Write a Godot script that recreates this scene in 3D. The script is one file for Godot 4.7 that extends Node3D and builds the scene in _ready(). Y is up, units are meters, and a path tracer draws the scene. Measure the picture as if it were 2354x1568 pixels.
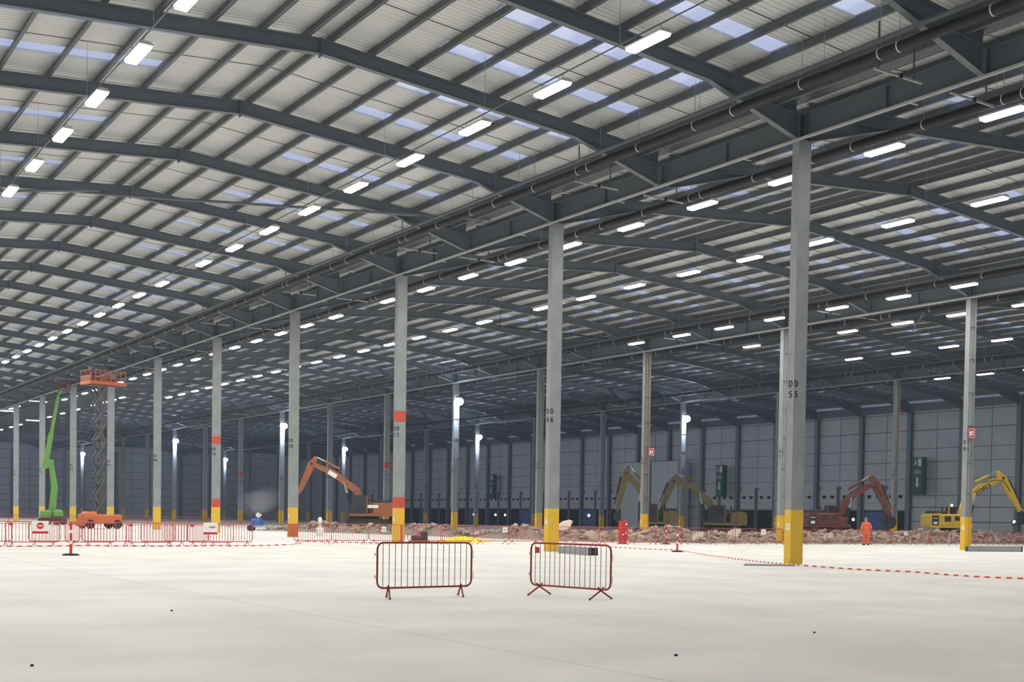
extends Node3D
# World: x = across the spans (W), z = -(distance along the column rows, L), y up, metres.

const FOCAL := 2791.76
const YAW := 0.5811
const EYE := 1.6528
const L5 := 32.68          # column D 5 along the row
const WC := 2.03           # the column row left of the camera
const L_NEAR := -24.0
const L_END := 305.0
const W_LEFT := -30.3
const W_RIGHT := 130.3
const RIDGE_Y := 18.98
const SLOPE := 0.079
const LAMP_Y := 16.1
const LAMP_ENERGY := 26.5
const FLOOD_ENERGY := 36.0

var mats := {}
var counts := {}
var rng := RandomNumberGenerator.new()
var sys_font := SystemFont.new()
const ORD := ["first", "second", "third", "fourth", "fifth", "sixth", "seventh", "eighth", "ninth", "tenth", "eleventh", "twelfth", "thirteenth", "fourteenth", "fifteenth", "sixteenth", "seventeenth", "eighteenth", "nineteenth"]
const TENS := ["", "", "twenty", "thirty", "forty", "fifty", "sixty", "seventy"]
const TENTH := ["", "", "twentieth", "thirtieth", "fortieth", "fiftieth", "sixtieth", "seventieth"]


class Mb:
	var v := PackedVector3Array()
	var n := PackedVector3Array()

	func tri(a: Vector3, b: Vector3, c: Vector3) -> void:      # counter-clockwise seen from outside
		var k := (b - a).cross(c - a).normalized()
		v.append(a); v.append(c); v.append(b)
		n.append(k); n.append(k); n.append(k)

	func quad(a: Vector3, b: Vector3, c: Vector3, d: Vector3) -> void:
		tri(a, b, c)
		tri(a, c, d)

	func smooth_quad(a: Vector3, b: Vector3, c: Vector3, d: Vector3, na: Vector3, nb: Vector3, nc: Vector3, nd: Vector3) -> void:
		v.append(a); v.append(c); v.append(b); v.append(a); v.append(d); v.append(c)
		n.append(na); n.append(nc); n.append(nb); n.append(na); n.append(nd); n.append(nc)

	func box(c: Vector3, s: Vector3, b := Basis()) -> Mb:
		var x := b.x * s.x * 0.5
		var y := b.y * s.y * 0.5
		var z := b.z * s.z * 0.5
		quad(c - x - y + z, c + x - y + z, c + x + y + z, c - x + y + z)
		quad(c + x - y - z, c - x - y - z, c - x + y - z, c + x + y - z)
		quad(c + x - y + z, c + x - y - z, c + x + y - z, c + x + y + z)
		quad(c - x - y - z, c - x - y + z, c - x + y + z, c - x + y - z)
		quad(c - x + y + z, c + x + y + z, c + x + y - z, c - x + y - z)
		quad(c - x - y - z, c + x - y - z, c + x - y + z, c - x - y + z)
		return self

	func span(a: Vector3, b: Vector3) -> Mb:                    # box between two corners
		return box((a + b) * 0.5, (b - a).abs())

	func bevel_box(c: Vector3, s: Vector3, r: float, b := Basis()) -> Mb:   # vertical edges chamfered, top edge chamfered
		var hx := s.x * 0.5
		var hz := s.z * 0.5
		var rings := []
		for t in [[-s.y * 0.5, 0.0], [s.y * 0.5 - r, 0.0], [s.y * 0.5, r]]:
			var i: float = t[1]
			var ring := []
			for p in [Vector2(hx - r, hz - i), Vector2(hx - i, hz - r), Vector2(hx - i, -hz + r), Vector2(hx - r, -hz + i), Vector2(-hx + r, -hz + i), Vector2(-hx + i, -hz + r), Vector2(-hx + i, hz - r), Vector2(-hx + r, hz - i)]:
				ring.append(c + b * Vector3(p.x, t[0], p.y))
			rings.append(ring)
		for k in 2:
			for i in 8:
				var j := (i + 1) % 8
				quad(rings[k][i], rings[k][j], rings[k + 1][j], rings[k + 1][i])
		for i in range(1, 7):
			tri(rings[2][0], rings[2][i], rings[2][i + 1])
			tri(rings[0][0], rings[0][i + 1], rings[0][i])
		return self

	func bar(p: Vector3, q: Vector3, w: float, h: float, up := Vector3.UP) -> Mb:
		var z := (q - p).normalized()
		if absf(z.dot(up)) > 0.99:
			up = Vector3.RIGHT
		var x := up.cross(z).normalized()
		var y := z.cross(x)
		return box((p + q) * 0.5, Vector3(w, h, (q - p).length()), Basis(x, y, z))

	func ibeam(p: Vector3, q: Vector3, w: float, h: float, tf: float, tw: float, up := Vector3.UP) -> Mb:
		var z := (q - p).normalized()
		var x := up.cross(z).normalized()
		var y := z.cross(x)
		var o := y * (h - tf) * 0.5
		bar(p + o, q + o, w, tf, y)
		bar(p - o, q - o, w, tf, y)
		bar(p, q, tw, h - 2 * tf, y)
		return self

	func tube(p: Vector3, q: Vector3, r: float, seg := 8, r2 := -1.0, caps := true) -> Mb:
		if r2 < 0.0:
			r2 = r
		var z := (q - p).normalized()
		var x := (Vector3.UP if absf(z.y) < 0.9 else Vector3.RIGHT).cross(z).normalized()
		var y := z.cross(x)
		for i in seg:
			var a := TAU * i / seg
			var b := TAU * (i + 1) / seg
			var da := x * cos(a) + y * sin(a)
			var db := x * cos(b) + y * sin(b)
			smooth_quad(p + da * r, p + db * r, q + db * r2, q + da * r2, da, db, db, da)
			if caps:
				tri(p, p + db * r, p + da * r)
				tri(q, q + da * r2, q + db * r2)
		return self

	func path(pts: Array, r: float, seg := 6, closed := false) -> Mb:
		var m := pts.size()
		var rings := []
		var x := Vector3.ZERO
		for i in m:
			var a: Vector3 = pts[(i - 1 + m) % m] if closed or i > 0 else pts[0]
			var b: Vector3 = pts[(i + 1) % m] if closed or i < m - 1 else pts[m - 1]
			var z := (b - a).normalized()
			if x == Vector3.ZERO:
				x = (Vector3.UP if absf(z.y) < 0.9 else Vector3.RIGHT).cross(z).normalized()
			else:
				x = (x - z * x.dot(z)).normalized()
			var y := z.cross(x)
			var ring := []
			for k in seg:
				var t := TAU * k / seg
				ring.append(x * cos(t) + y * sin(t))
			rings.append(ring)
		for i in (m if closed else m - 1):
			var j := (i + 1) % m
			for k in seg:
				var l := (k + 1) % seg
				smooth_quad(pts[i] + rings[i][k] * r, pts[i] + rings[i][l] * r, pts[j] + rings[j][l] * r, pts[j] + rings[j][k] * r, rings[i][k], rings[i][l], rings[j][l], rings[j][k])
		return self

	func prism(poly: PackedVector2Array, d: float, xf := Transform3D()) -> Mb:   # polygon in x,y given a depth along z
		var p := poly
		if Geometry2D.is_polygon_clockwise(p):
			p = p.duplicate(); p.reverse()
		var t := Geometry2D.triangulate_polygon(p)
		var f := func(q: Vector2, z: float) -> Vector3: return xf * Vector3(q.x, q.y, z)
		for i in range(0, t.size(), 3):
			var a := p[t[i]]; var b := p[t[i + 1]]; var c := p[t[i + 2]]
			if (b - a).cross(c - a) < 0:
				var s := b; b = c; c = s
			tri(f.call(a, d * 0.5), f.call(b, d * 0.5), f.call(c, d * 0.5))
			tri(f.call(a, -d * 0.5), f.call(c, -d * 0.5), f.call(b, -d * 0.5))
		for i in p.size():
			var a := p[i]; var b := p[(i + 1) % p.size()]
			quad(f.call(a, -d * 0.5), f.call(b, -d * 0.5), f.call(b, d * 0.5), f.call(a, d * 0.5))
		return self

	func ball(c: Vector3, r: Vector3, seg := 12, rings := 8) -> Mb:
		for i in rings:
			var a := PI * i / rings - PI / 2
			var b := PI * (i + 1) / rings - PI / 2
			for k in seg:
				var s := TAU * k / seg
				var t := TAU * (k + 1) / seg
				var p := [Vector3(cos(a) * cos(s), sin(a), -cos(a) * sin(s)), Vector3(cos(a) * cos(t), sin(a), -cos(a) * sin(t)), Vector3(cos(b) * cos(t), sin(b), -cos(b) * sin(t)), Vector3(cos(b) * cos(s), sin(b), -cos(b) * sin(s))]
				smooth_quad(c + p[0] * r, c + p[1] * r, c + p[2] * r, c + p[3] * r, p[0], p[1], p[2], p[3])
		return self

	func lathe(prof: Array, c := Vector3.ZERO, seg := 12) -> Mb:     # profile of (radius, height) from the bottom up
		for i in prof.size() - 1:
			var a: Vector2 = prof[i]
			var b: Vector2 = prof[i + 1]
			var d := b - a
			var nn := Vector2(d.y, -d.x).normalized()
			for k in seg:
				var s := TAU * k / seg
				var t := TAU * (k + 1) / seg
				var ds := Vector3(cos(s), 0, -sin(s))
				var dt := Vector3(cos(t), 0, -sin(t))
				var ns := ds * nn.x + Vector3.UP * nn.y
				var nt := dt * nn.x + Vector3.UP * nn.y
				smooth_quad(c + ds * a.x + Vector3.UP * a.y, c + dt * a.x + Vector3.UP * a.y, c + dt * b.x + Vector3.UP * b.y, c + ds * b.x + Vector3.UP * b.y, ns, nt, nt, ns)
		return self

	func add(o: Mb, xf: Transform3D) -> Mb:
		v.append_array(xf * o.v)
		n.append_array(Transform3D(xf.basis, Vector3.ZERO) * o.n)
		return self

	func mesh() -> ArrayMesh:
		var arr := []
		arr.resize(Mesh.ARRAY_MAX)
		arr[Mesh.ARRAY_VERTEX] = v
		arr[Mesh.ARRAY_NORMAL] = n
		var m := ArrayMesh.new()
		m.add_surface_from_arrays(Mesh.PRIMITIVE_TRIANGLES, arr)
		return m


func ordinal(i: int) -> String:        # 1 -> first
	if i < 20:
		return ORD[i - 1]
	return TENTH[i / 10] if i % 10 == 0 else TENS[i / 10] + "-" + ORD[i % 10 - 1]


func digits(i: int) -> String:         # 5 -> five
	const W := ["zero", "one", "two", "three", "four", "five", "six", "seven", "eight", "nine", "ten", "eleven", "twelve", "thirteen", "fourteen", "fifteen", "sixteen", "seventeen", "eighteen", "nineteen", "twenty"]
	return W[i] if i <= 20 else "twenty-" + W[i - 20]


func at(l: float, w: float, y := 0.0) -> Vector3:
	return Vector3(w, y, -l)


func row_l(n: float) -> float:
	return L5 + (n - 5.0) * 16.0


func roof_y(w: float) -> float:
	return RIDGE_Y - SLOPE * absf(fposmod(w - WC, 32.0) - 16.0)


func numbered(called: String, parent: Node) -> String:
	var key := str(parent.get_instance_id()) + called
	counts[key] = counts.get(key, 0) + 1
	return called if counts[key] == 1 else "%s_%03d" % [called, counts[key] - 1]


func put(called: String, mesh: Mesh, material: Material, parent: Node = self, xf := Transform3D()) -> MeshInstance3D:
	var o := MeshInstance3D.new()
	o.name = numbered(called, parent)
	o.mesh = mesh
	o.material_override = material
	o.transform = xf
	parent.add_child(o, true)
	return o


func tag(o: Node, label: String, category: String, group := "", kind := "") -> Node:
	if label: o.set_meta("label", label)
	if category: o.set_meta("category", category)
	if group: o.set_meta("group", group)
	if kind: o.set_meta("kind", kind)
	return o


func thing(called: String, label: String, category: String, where := Vector3.ZERO, turn := 0.0, group := "") -> Node3D:
	var o := Node3D.new()
	o.name = numbered(called, self)
	add_child(o, true)
	o.position = where
	o.rotation.y = turn
	tag(o, label, category, group)
	return o


func copy(src: Node3D, called: String, label: String, where: Vector3, turn := 0.0) -> Node3D:
	var o: Node3D = src.duplicate()
	o.name = numbered(called, self)
	add_child(o, true)
	o.position = where
	o.rotation.y = turn
	o.set_meta("label", label)
	return o


func mat(key: String, c: Color, rough := 0.6, metal := 0.0) -> StandardMaterial3D:
	var m := StandardMaterial3D.new()
	m.albedo_color = c
	m.roughness = rough
	m.metallic = metal
	m.resource_name = key
	mats[key] = m
	return m


func grain(m: StandardMaterial3D, freq: float, lo: Color, hi: Color, scale: float, size := 512, octaves := 5, seed_ := 1) -> void:
	var f := FastNoiseLite.new()
	f.seed = seed_
	f.noise_type = FastNoiseLite.TYPE_SIMPLEX_SMOOTH
	f.fractal_octaves = octaves
	f.frequency = freq
	var t := NoiseTexture2D.new()
	t.width = size; t.height = size
	t.seamless = true
	t.noise = f
	var g := Gradient.new()
	g.set_color(0, lo); g.set_color(1, hi)
	t.color_ramp = g
	m.albedo_texture = t
	m.uv1_triplanar = true
	m.uv1_world_triplanar = true
	m.uv1_scale = Vector3.ONE * scale


func emit(key: String, c: Color, e: float) -> StandardMaterial3D:
	var m := mat(key, c, 0.5)
	m.emission_enabled = true
	m.emission = c
	m.emission_energy_multiplier = e
	return m


func text(s: String, h: float, parent: Node, xf: Transform3D, m: Material, depth := 0.01, called := "lettering") -> void:
	var t := TextMesh.new()
	t.text = s
	t.font = sys_font
	t.font_size = 48
	t.pixel_size = h / 34.0
	t.depth = depth
	t.curve_step = 4.0
	put(called, t, m, parent, xf)


func _ready() -> void:
	rng.seed = 7
	sys_font.font_names = PackedStringArray(["Droid Sans"])
	sys_font.font_weight = 600
	# --- camera: the lens looks almost level and is shifted upwards
	var cam := Camera3D.new()
	cam.name = "camera"
	add_child(cam)
	cam.position = Vector3(0, EYE, 0)
	cam.basis = Basis(Vector3.UP, -YAW) * Basis(Vector3.RIGHT, -0.0282) * Basis(Vector3.BACK, 0.0155)
	cam.projection = Camera3D.PROJECTION_FRUSTUM
	cam.near = 0.1
	cam.far = 600.0
	cam.size = 0.1 * 1568.0 / FOCAL
	cam.frustum_offset = Vector2(1177.0 - 1185.94, 1267.84 - 784.0) / FOCAL * 0.1
	cam.current = true
	# --- dusk sky above the rooflights
	var psm := ProceduralSkyMaterial.new()
	psm.sky_top_color = Color8(196, 208, 246)
	psm.sky_horizon_color = Color8(200, 210, 240)
	psm.ground_bottom_color = Color8(40, 42, 50)
	psm.ground_horizon_color = Color8(90, 95, 110)
	psm.sky_energy_multiplier = 1.0
	psm.sun_angle_max = 0.0
	var sky := Sky.new()
	sky.sky_material = psm
	var env := Environment.new()
	env.background_mode = Environment.BG_SKY
	env.sky = sky
	env.ambient_light_source = Environment.AMBIENT_SOURCE_DISABLED
	env.tonemap_mode = Environment.TONE_MAPPER_LINEAR
	env.tonemap_exposure = 1.03
	env.sdfgi_enabled = true
	env.ssao_enabled = true
	env.ssil_enabled = true
	env.volumetric_fog_enabled = true
	env.volumetric_fog_density = 0.0006
	env.volumetric_fog_albedo = Color(0.84, 0.91, 1.0)
	var we := WorldEnvironment.new()
	we.name = "environment"
	we.environment = env
	add_child(we)
	materials()
	floor_and_walls()
	ceiling()
	steel()
	services()
	lamps()
	barriers()
	site_bits()
	rubble()
	machines()
	person()


func materials() -> void:
	var m := mat("concrete floor", Color.WHITE, 0.62)
	grain(m, 0.006, Color8(208, 206, 199), Color8(233, 231, 224), 1.0 / 26.0, 1024, 6, 3)
	m.metallic_specular = 0.35
	mat("joint", Color8(120, 116, 108), 0.9)
	m = mat("roof liner", Color.WHITE, 0.5)
	grain(m, 0.01, Color8(200, 202, 203), Color8(212, 214, 214), 1.0 / 9.0, 256, 3, 5)
	mat("seam dark", Color8(96, 94, 90), 0.8)
	m = mat("roof outer", Color8(120, 122, 125), 0.6)
	m = mat("rooflight", Color(0.86, 0.9, 1.0, 0.22), 0.12)
	m.transparency = BaseMaterial3D.TRANSPARENCY_ALPHA
	mat("rafter paint", Color8(104, 111, 118), 0.55)
	mat("purlin steel", Color8(96, 101, 106), 0.5, 0.2)
	m = mat("column grey", Color.WHITE, 0.5)
	grain(m, 0.02, Color8(134, 139, 141), Color8(150, 154, 155), 1.0 / 5.0, 256, 4, 9)
	m = mat("column yellow", Color.WHITE, 0.5)
	grain(m, 0.03, Color8(218, 174, 44), Color8(230, 188, 60), 1.0 / 2.0, 256, 4, 11)
	mat("band red", Color8(192, 76, 58), 0.55)
	mat("rust paint", Color8(190, 98, 32), 0.6)
	mat("letter black", Color8(26, 27, 30), 0.7)
	mat("white sheet", Color8(236, 234, 230), 0.6)
	mat("print grey", Color8(150, 150, 150), 0.7)
	mat("sign red", Color8(196, 30, 34), 0.5)
	mat("sign green", Color8(28, 92, 62), 0.5)
	mat("galvanised", Color8(176, 180, 182), 0.4, 0.5)
	mat("light rail", Color8(176, 178, 178), 0.5)
	mat("pipe black", Color8(14, 15, 17), 0.6)
	mat("bracket white", Color8(220, 220, 218), 0.4)
	m = mat("wall panel", Color.WHITE, 0.55)
	grain(m, 0.012, Color8(196, 199, 202), Color8(212, 214, 216), 1.0 / 12.0, 256, 4, 13)
	mat("wall seam", Color8(70, 72, 78), 0.8)
	mat("wall post", Color8(128, 132, 136), 0.6)
	mat("dock panel", Color8(206, 209, 208), 0.55)
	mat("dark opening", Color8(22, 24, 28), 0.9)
	mat("door blue", Color8(86, 110, 170), 0.5)
	mat("lamp housing", Color8(200, 200, 200), 0.5)
	emit("lamp diffuser", Color(1.0, 0.985, 0.97), 7.0)
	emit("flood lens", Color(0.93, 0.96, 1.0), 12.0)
	mat("rust web", Color8(124, 108, 102), 0.7)
	emit("work lens", Color(0.95, 0.98, 1.0), 9.0)
	emit("beacon lens", Color(1.0, 0.86, 0.5), 4.0)
	mat("barrier red", Color8(146, 50, 44), 0.5, 0.1)
	mat("barrier bar", Color8(164, 128, 122), 0.5)
	mat("barrier pale", Color8(186, 84, 78), 0.5)
	mat("tape red", Color8(206, 62, 52), 0.6)
	mat("tape white", Color8(238, 230, 226), 0.6)
	mat("rubber", Color8(34, 34, 36), 0.8)
	mat("cone orange", Color8(226, 88, 40), 0.6)
	m = mat("rubble", Color.WHITE, 0.95)
	grain(m, 0.03, Color8(150, 139, 128), Color8(232, 222, 208), 1.0 / 3.0, 512, 5, 21)
	m.vertex_color_use_as_albedo = true
	m = mat("dust", Color.WHITE, 0.98)
	grain(m, 0.02, Color8(118, 109, 100), Color8(168, 158, 146), 1.0 / 6.0, 512, 5, 23)
	m = mat("slab chunk", Color.WHITE, 0.95)
	grain(m, 0.03, Color8(176, 164, 148), Color8(220, 208, 190), 1.0 / 2.0, 256, 5, 25)
	m = mat("machine yellow", Color.WHITE, 0.45)
	grain(m, 0.02, Color8(206, 172, 44), Color8(228, 196, 66), 1.0 / 3.0, 256, 4, 27)
	m = mat("machine orange", Color.WHITE, 0.5)
	grain(m, 0.02, Color8(142, 80, 48), Color8(166, 96, 60), 1.0 / 3.0, 256, 4, 28)
	m = mat("machine red", Color.WHITE, 0.55)
	grain(m, 0.02, Color8(92, 44, 34), Color8(116, 56, 44), 1.0 / 3.0, 256, 4, 29)
	m = mat("machine ochre", Color.WHITE, 0.6)
	grain(m, 0.02, Color8(92, 82, 44), Color8(114, 100, 54), 1.0 / 3.0, 256, 4, 30)
	mat("machine dark", Color8(38, 39, 41), 0.6)
	mat("track steel", Color8(66, 60, 54), 0.7, 0.3)
	mat("chrome rod", Color8(200, 202, 205), 0.25, 0.9)
	m = mat("cab glass", Color8(30, 36, 40), 0.1)
	m.metallic_specular = 0.8
	mat("boom green", Color8(100, 156, 70), 0.5)
	mat("lift orange", Color8(204, 104, 52), 0.5)
	mat("lift orange dark", Color8(140, 82, 62), 0.6)
	mat("lift arm", Color8(84, 84, 88), 0.4, 0.4)
	mat("basket red", Color8(120, 40, 38), 0.5)
	mat("cannon blue", Color8(60, 96, 170), 0.5)
	mat("sheet yellow", Color8(244, 214, 20), 0.6)
	mat("beam grey", Color8(150, 155, 160), 0.5, 0.2)
	mat("hi-vis orange", Color8(214, 98, 62), 0.85)
	mat("reflective", Color8(222, 222, 214), 0.3)
	mat("skin", Color8(196, 144, 118), 0.6)
	mat("boot", Color8(44, 34, 30), 0.7)
	mat("helmet", Color8(110, 116, 132), 0.4)
	mat("glove", Color8(48, 46, 46), 0.7)


# ------------------------------------------------------------------ setting
func floor_and_walls() -> void:
	var root := Node3D.new()
	root.name = "floor"
	add_child(root)
	tag(root, "pale power-floated concrete floor of the empty warehouse", "floor", "", "structure")
	var joint := 8.13
	for s in [[W_LEFT - 0.4, joint - 0.012], [joint + 0.012, W_RIGHT + 0.4]]:
		put("floor_slab", Mb.new().span(Vector3(s[0], -0.3, -L_NEAR + 0.4), Vector3(s[1], 0, -L_END - 0.4)).mesh(), mats["concrete floor"], root)
	put("joint_filler", Mb.new().span(Vector3(joint - 0.012, -0.3, -L_NEAR), Vector3(joint + 0.012, -0.006, -L_END)).mesh(), mats["joint"], root)
	# right-hand wall: panels between dark posts
	var wr := Node3D.new()
	wr.name = "wall_right"
	add_child(wr)
	tag(wr, "long grey panelled wall behind the excavators", "wall", "", "structure")
	put("backing", Mb.new().span(at(L_NEAR - 0.4, W_RIGHT + 0.12, -0.3), at(L_END + 0.4, W_RIGHT + 0.5, 20.0)).mesh(), mats["wall seam"], wr)
	var rows := [0.0, 1.9, 3.75, 5.25, 7.4, 9.6, 11.3, 13.7, 15.95, 17.6]
	var rest := Mb.new()
	for k in 42:
		var l0 := L5 - 56.0 + k * 8.0
		for c in 2:
			for r in rows.size() - 1:
				if k >= 13 and k < 28 or r > 0 and false:
					var pm := Mb.new().span(at(l0 + c * 4.0 + 0.05, W_RIGHT, rows[r] + 0.045), at(l0 + c * 4.0 + 3.95, W_RIGHT + 0.13, rows[r + 1] - 0.045))
					put("wall_panel", pm.mesh(), mats["wall panel"], wr)
				else:
					rest.span(at(l0 + c * 4.0 + 0.05, W_RIGHT, rows[r] + 0.045), at(l0 + c * 4.0 + 3.95, W_RIGHT + 0.13, rows[r + 1] - 0.045))
	tag(put("wall_panels_far", rest.mesh(), mats["wall panel"], wr), "", "", "", "stuff")
	var rails := Mb.new()
	for y in [5.25, 7.4, 9.6, 11.3]:
		rails.span(at(L_NEAR, W_RIGHT - 0.06, y - 0.04), at(L_END, W_RIGHT, y + 0.04))
	put("sheeting_rail", rails.mesh(), mats["wall post"], wr)
	rails = Mb.new().span(at(L_NEAR, W_RIGHT - 0.5, 16.2), at(L_END, W_RIGHT, 17.2))
	put("eaves_beam", rails.mesh(), mats["rafter paint"], wr)
	# end wall
	var wf := Node3D.new()
	wf.name = "wall_far"
	add_child(wf)
	tag(wf, "distant grey panelled end wall beyond the lifts", "wall", "", "structure")
	put("backing", Mb.new().span(at(L_END + 0.12, W_LEFT - 0.4, -0.3), at(L_END + 0.5, W_RIGHT + 0.5, 20.0)).mesh(), mats["wall seam"], wf)
	rest = Mb.new()
	for k in 20:
		var w0 := W_LEFT + k * 8.0 + 0.03
		for c in 2:
			for r in rows.size() - 1:
				var a := at(L_END, w0 + c * 4.0 + 0.05, rows[r] + 0.045)
				var b := at(L_END + 0.13, minf(w0 + c * 4.0 + 3.95, W_RIGHT), rows[r + 1] - 0.045)
				if k > 4:
					put("wall_panel", Mb.new().span(a, b).mesh(), mats["wall panel"], wf)
				else:
					rest.span(a, b)
	tag(put("wall_panels_left", rest.mesh(), mats["wall panel"], wf), "", "", "", "stuff")
	var wl := put("wall_left", Mb.new().span(at(L_NEAR - 0.4, W_LEFT - 0.4, -0.3), at(L_END + 0.4, W_LEFT, 20.0)).mesh(), mats["wall panel"])
	tag(wl, "grey side wall beyond the lift-side span", "wall", "", "structure")
	var wb := put("wall_near", Mb.new().span(at(L_NEAR - 0.4, W_LEFT, -0.3), at(L_NEAR, W_RIGHT + 0.4, 20.0)).mesh(), mats["wall panel"])
	tag(wb, "grey end wall behind the camera", "wall", "", "structure")
	# posts of the right wall and of the end wall
	var post := Mb.new().box(Vector3(0, 8.1, 0), Vector3(0.5, 16.2, 0.06)).box(Vector3(-0.24, 8.1, 0), Vector3(0.03, 16.2, 0.62)).box(Vector3(0.24, 8.1, 0), Vector3(0.03, 16.2, 0.62))
	var post_mesh := post.mesh()
	var base_mesh := Mb.new().box(Vector3(0, 0.02, 0), Vector3(0.7, 0.04, 0.75)).mesh()
	for k in 28:
		var l := L5 + 48.0 + k * 8.0
		if l > L_END - 1.0:
			continue
		var t := thing("wall_post", "dark steel post on the long side wall, %s towards the far corner" % ordinal(k + 1), "post", at(l, W_RIGHT - 0.32), 0.0, "dark posts along the side wall")
		put("shaft", post_mesh, mats["wall post"], t)
		put("base_plate", base_mesh, mats["wall post"], t)
	for k in 13:
		var w := 18.0 + k * 8.0
		var t := thing("wall_post", "dark steel post on the distant end wall, %s towards the far corner" % ordinal(k + 1), "post", at(L_END - 0.32, w), PI / 2, "dark posts along the end wall")
		put("shaft", post_mesh, mats["wall post"], t)
		put("base_plate", base_mesh, mats["wall post"], t)
	wall_fittings()


func wall_fittings() -> void:
	# loading bays along the right-hand wall, two in each bay of posts
	var leaf := Mb.new()
	for r in 3:
		leaf.box(Vector3(0, 3.85 + r * 0.93, 0), Vector3(0.12, 0.9, 3.1))
	var leaf_mesh := leaf.mesh()
	var win := Mb.new().box(Vector3(-0.07, 5.15, 0), Vector3(0.05, 0.42, 0.62)).mesh()
	var frame := Mb.new().box(Vector3(-0.02, 3.3, -1.66), Vector3(0.3, 6.6, 0.2)).box(Vector3(-0.02, 3.3, 1.66), Vector3(0.3, 6.6, 0.2)).box(Vector3(-0.02, 3.32, 0), Vector3(0.3, 0.14, 3.2)).mesh()
	var gap := Mb.new().box(Vector3(0.0, 1.62, 0), Vector3(0.1, 3.24, 3.1)).mesh()  # solid dark panel standing in for the shaded recess under the leaf
	var blue := Mb.new().box(Vector3(-0.08, 1.55, 0), Vector3(0.08, 3.1, 2.9)).mesh()
	var n := 0
	for k in 22:
		var l0 := L5 + 64.0 + k * 8.0
		if l0 > 142.0 and l0 < 160.0 or l0 < 104.0:
			continue
		for c in 2:
			n += 1
			var is_blue: bool = l0 + c * 4.0 > 108.0 and l0 + c * 4.0 < 112.0
			var t := thing("loading_door", "%s loading door in the long side wall, %s past the exit board" % ["blue-leafed" if is_blue else "grey sectional", ordinal(n)], "door", at(l0 + 2.15 + c * 3.7, W_RIGHT - 0.12), 0.0, "loading doors along the side wall")
			put("door_frame", frame, mats["wall post"], t)
			put("door_leaf", leaf_mesh, mats["dock panel"], t)
			for s in [-0.75, 0.75]:
				put("window", win, mats["dark opening"], t, Transform3D(Basis(), Vector3(0, 0, s)))
			if is_blue or n % 5 == 4:
				put("blue_leaf", blue, mats["door blue"], t)
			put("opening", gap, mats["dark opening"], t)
	# pale panelled box standing against the wall
	var t := thing("panelled_enclosure", "tall pale grey panelled box standing against the side wall behind two ochre excavators", "enclosure", at(154.3, W_RIGHT - 2.0))
	for k in 6:
		put("side_panel", Mb.new().box(Vector3(-1.2, 5.5, -7.2 + 1.2 + k * 2.4), Vector3(0.1, 11.0, 2.36)).mesh(), mats["dock panel"], t)
	put("core", Mb.new().box(Vector3(0.05, 5.49, 0), Vector3(2.3, 10.98, 14.2)).mesh(), mats["dock panel"], t)
	put("downpipe", Mb.new().tube(Vector3(-1.4, 0, 0.6), Vector3(-1.4, 10.9, 0.6), 0.1).tube(Vector3(-1.4, 0, -1.8), Vector3(-1.4, 10.9, -1.8), 0.1).mesh(), mats["wall post"], t)
	# hanging green exit boards
	var spots := [[101.9, 128.6, "tall green fire exit board with white running figure, beside the yellow excavator"], [138.7, 128.6, "tall dim green fire exit board above the ochre excavator with the arched boom"], [204.5, 128.6, "tall dim green fire exit board, the most distant of the three"]]
	for s in spots:
		var e := thing("exit_board", s[2], "sign", at(s[0], s[1], 5.3))
		put("board", Mb.new().box(Vector3(0, 2.4, 0), Vector3(0.9, 4.8, 1.5)).mesh(), mats["sign green"], e)
		for my in [3.9, 1.2]:
			put("mounting", Mb.new().box(Vector3(0.9, my, 0), Vector3(1.0, 0.2, 0.2)).mesh(), mats["wall post"], e)
		for side in [[Vector3(-0.46, 0, 0), Basis(Vector3.UP, -PI / 2)]]:
			var b := Basis(side[1])
			var o: Vector3 = side[0]
			var pic := Mb.new()
			var k := 1.0 if side[0].z == 0.0 else 0.55
			pic.box(o + b * Vector3(0.32 * k, 4.15, 0), Vector3(0.5 * k, 0.95, 0.02), b)                       # doorway
			put("doorway", pic.mesh(), mats["white sheet"], e)
			var man := Mb.new().prism(PackedVector2Array([Vector2(-.1, .1), Vector2(.12, .18), Vector2(.1, -.1), Vector2(.22, -.3), Vector2(.12, -.34), Vector2(0, -.14), Vector2(-.2, -.36), Vector2(-.28, -.3), Vector2(-.06, -.06)]), 0.02, Transform3D(b.scaled_local(Vector3(k, 1, 1)), o + b * Vector3(-0.32 * k, 4.15, 0.0)))
			man.tube(o + b * Vector3(-0.3 * k, 4.45, -0.01), o + b * Vector3(-0.3 * k, 4.45, 0.01), 0.09, 10)
			put("running_figure", man.mesh(), mats["white sheet"], e)
			put("text_panel", Mb.new().box(o + b * Vector3(0, 2.95, 0), Vector3(1.1 * k, 0.5, 0.02), b).mesh(), mats["print grey"], e)
			var ar := PackedVector2Array([Vector2(-.14, .9), Vector2(.14, .9), Vector2(.14, 0), Vector2(.34, .1), Vector2(0, -.45), Vector2(-.34, .1), Vector2(-.14, 0)])
			put("arrow", Mb.new().prism(ar, 0.02, Transform3D(b.scaled_local(Vector3(k, 1, 1)), o + b * Vector3(0, 1.35, 0))).mesh(), mats["white sheet"], e)


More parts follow.
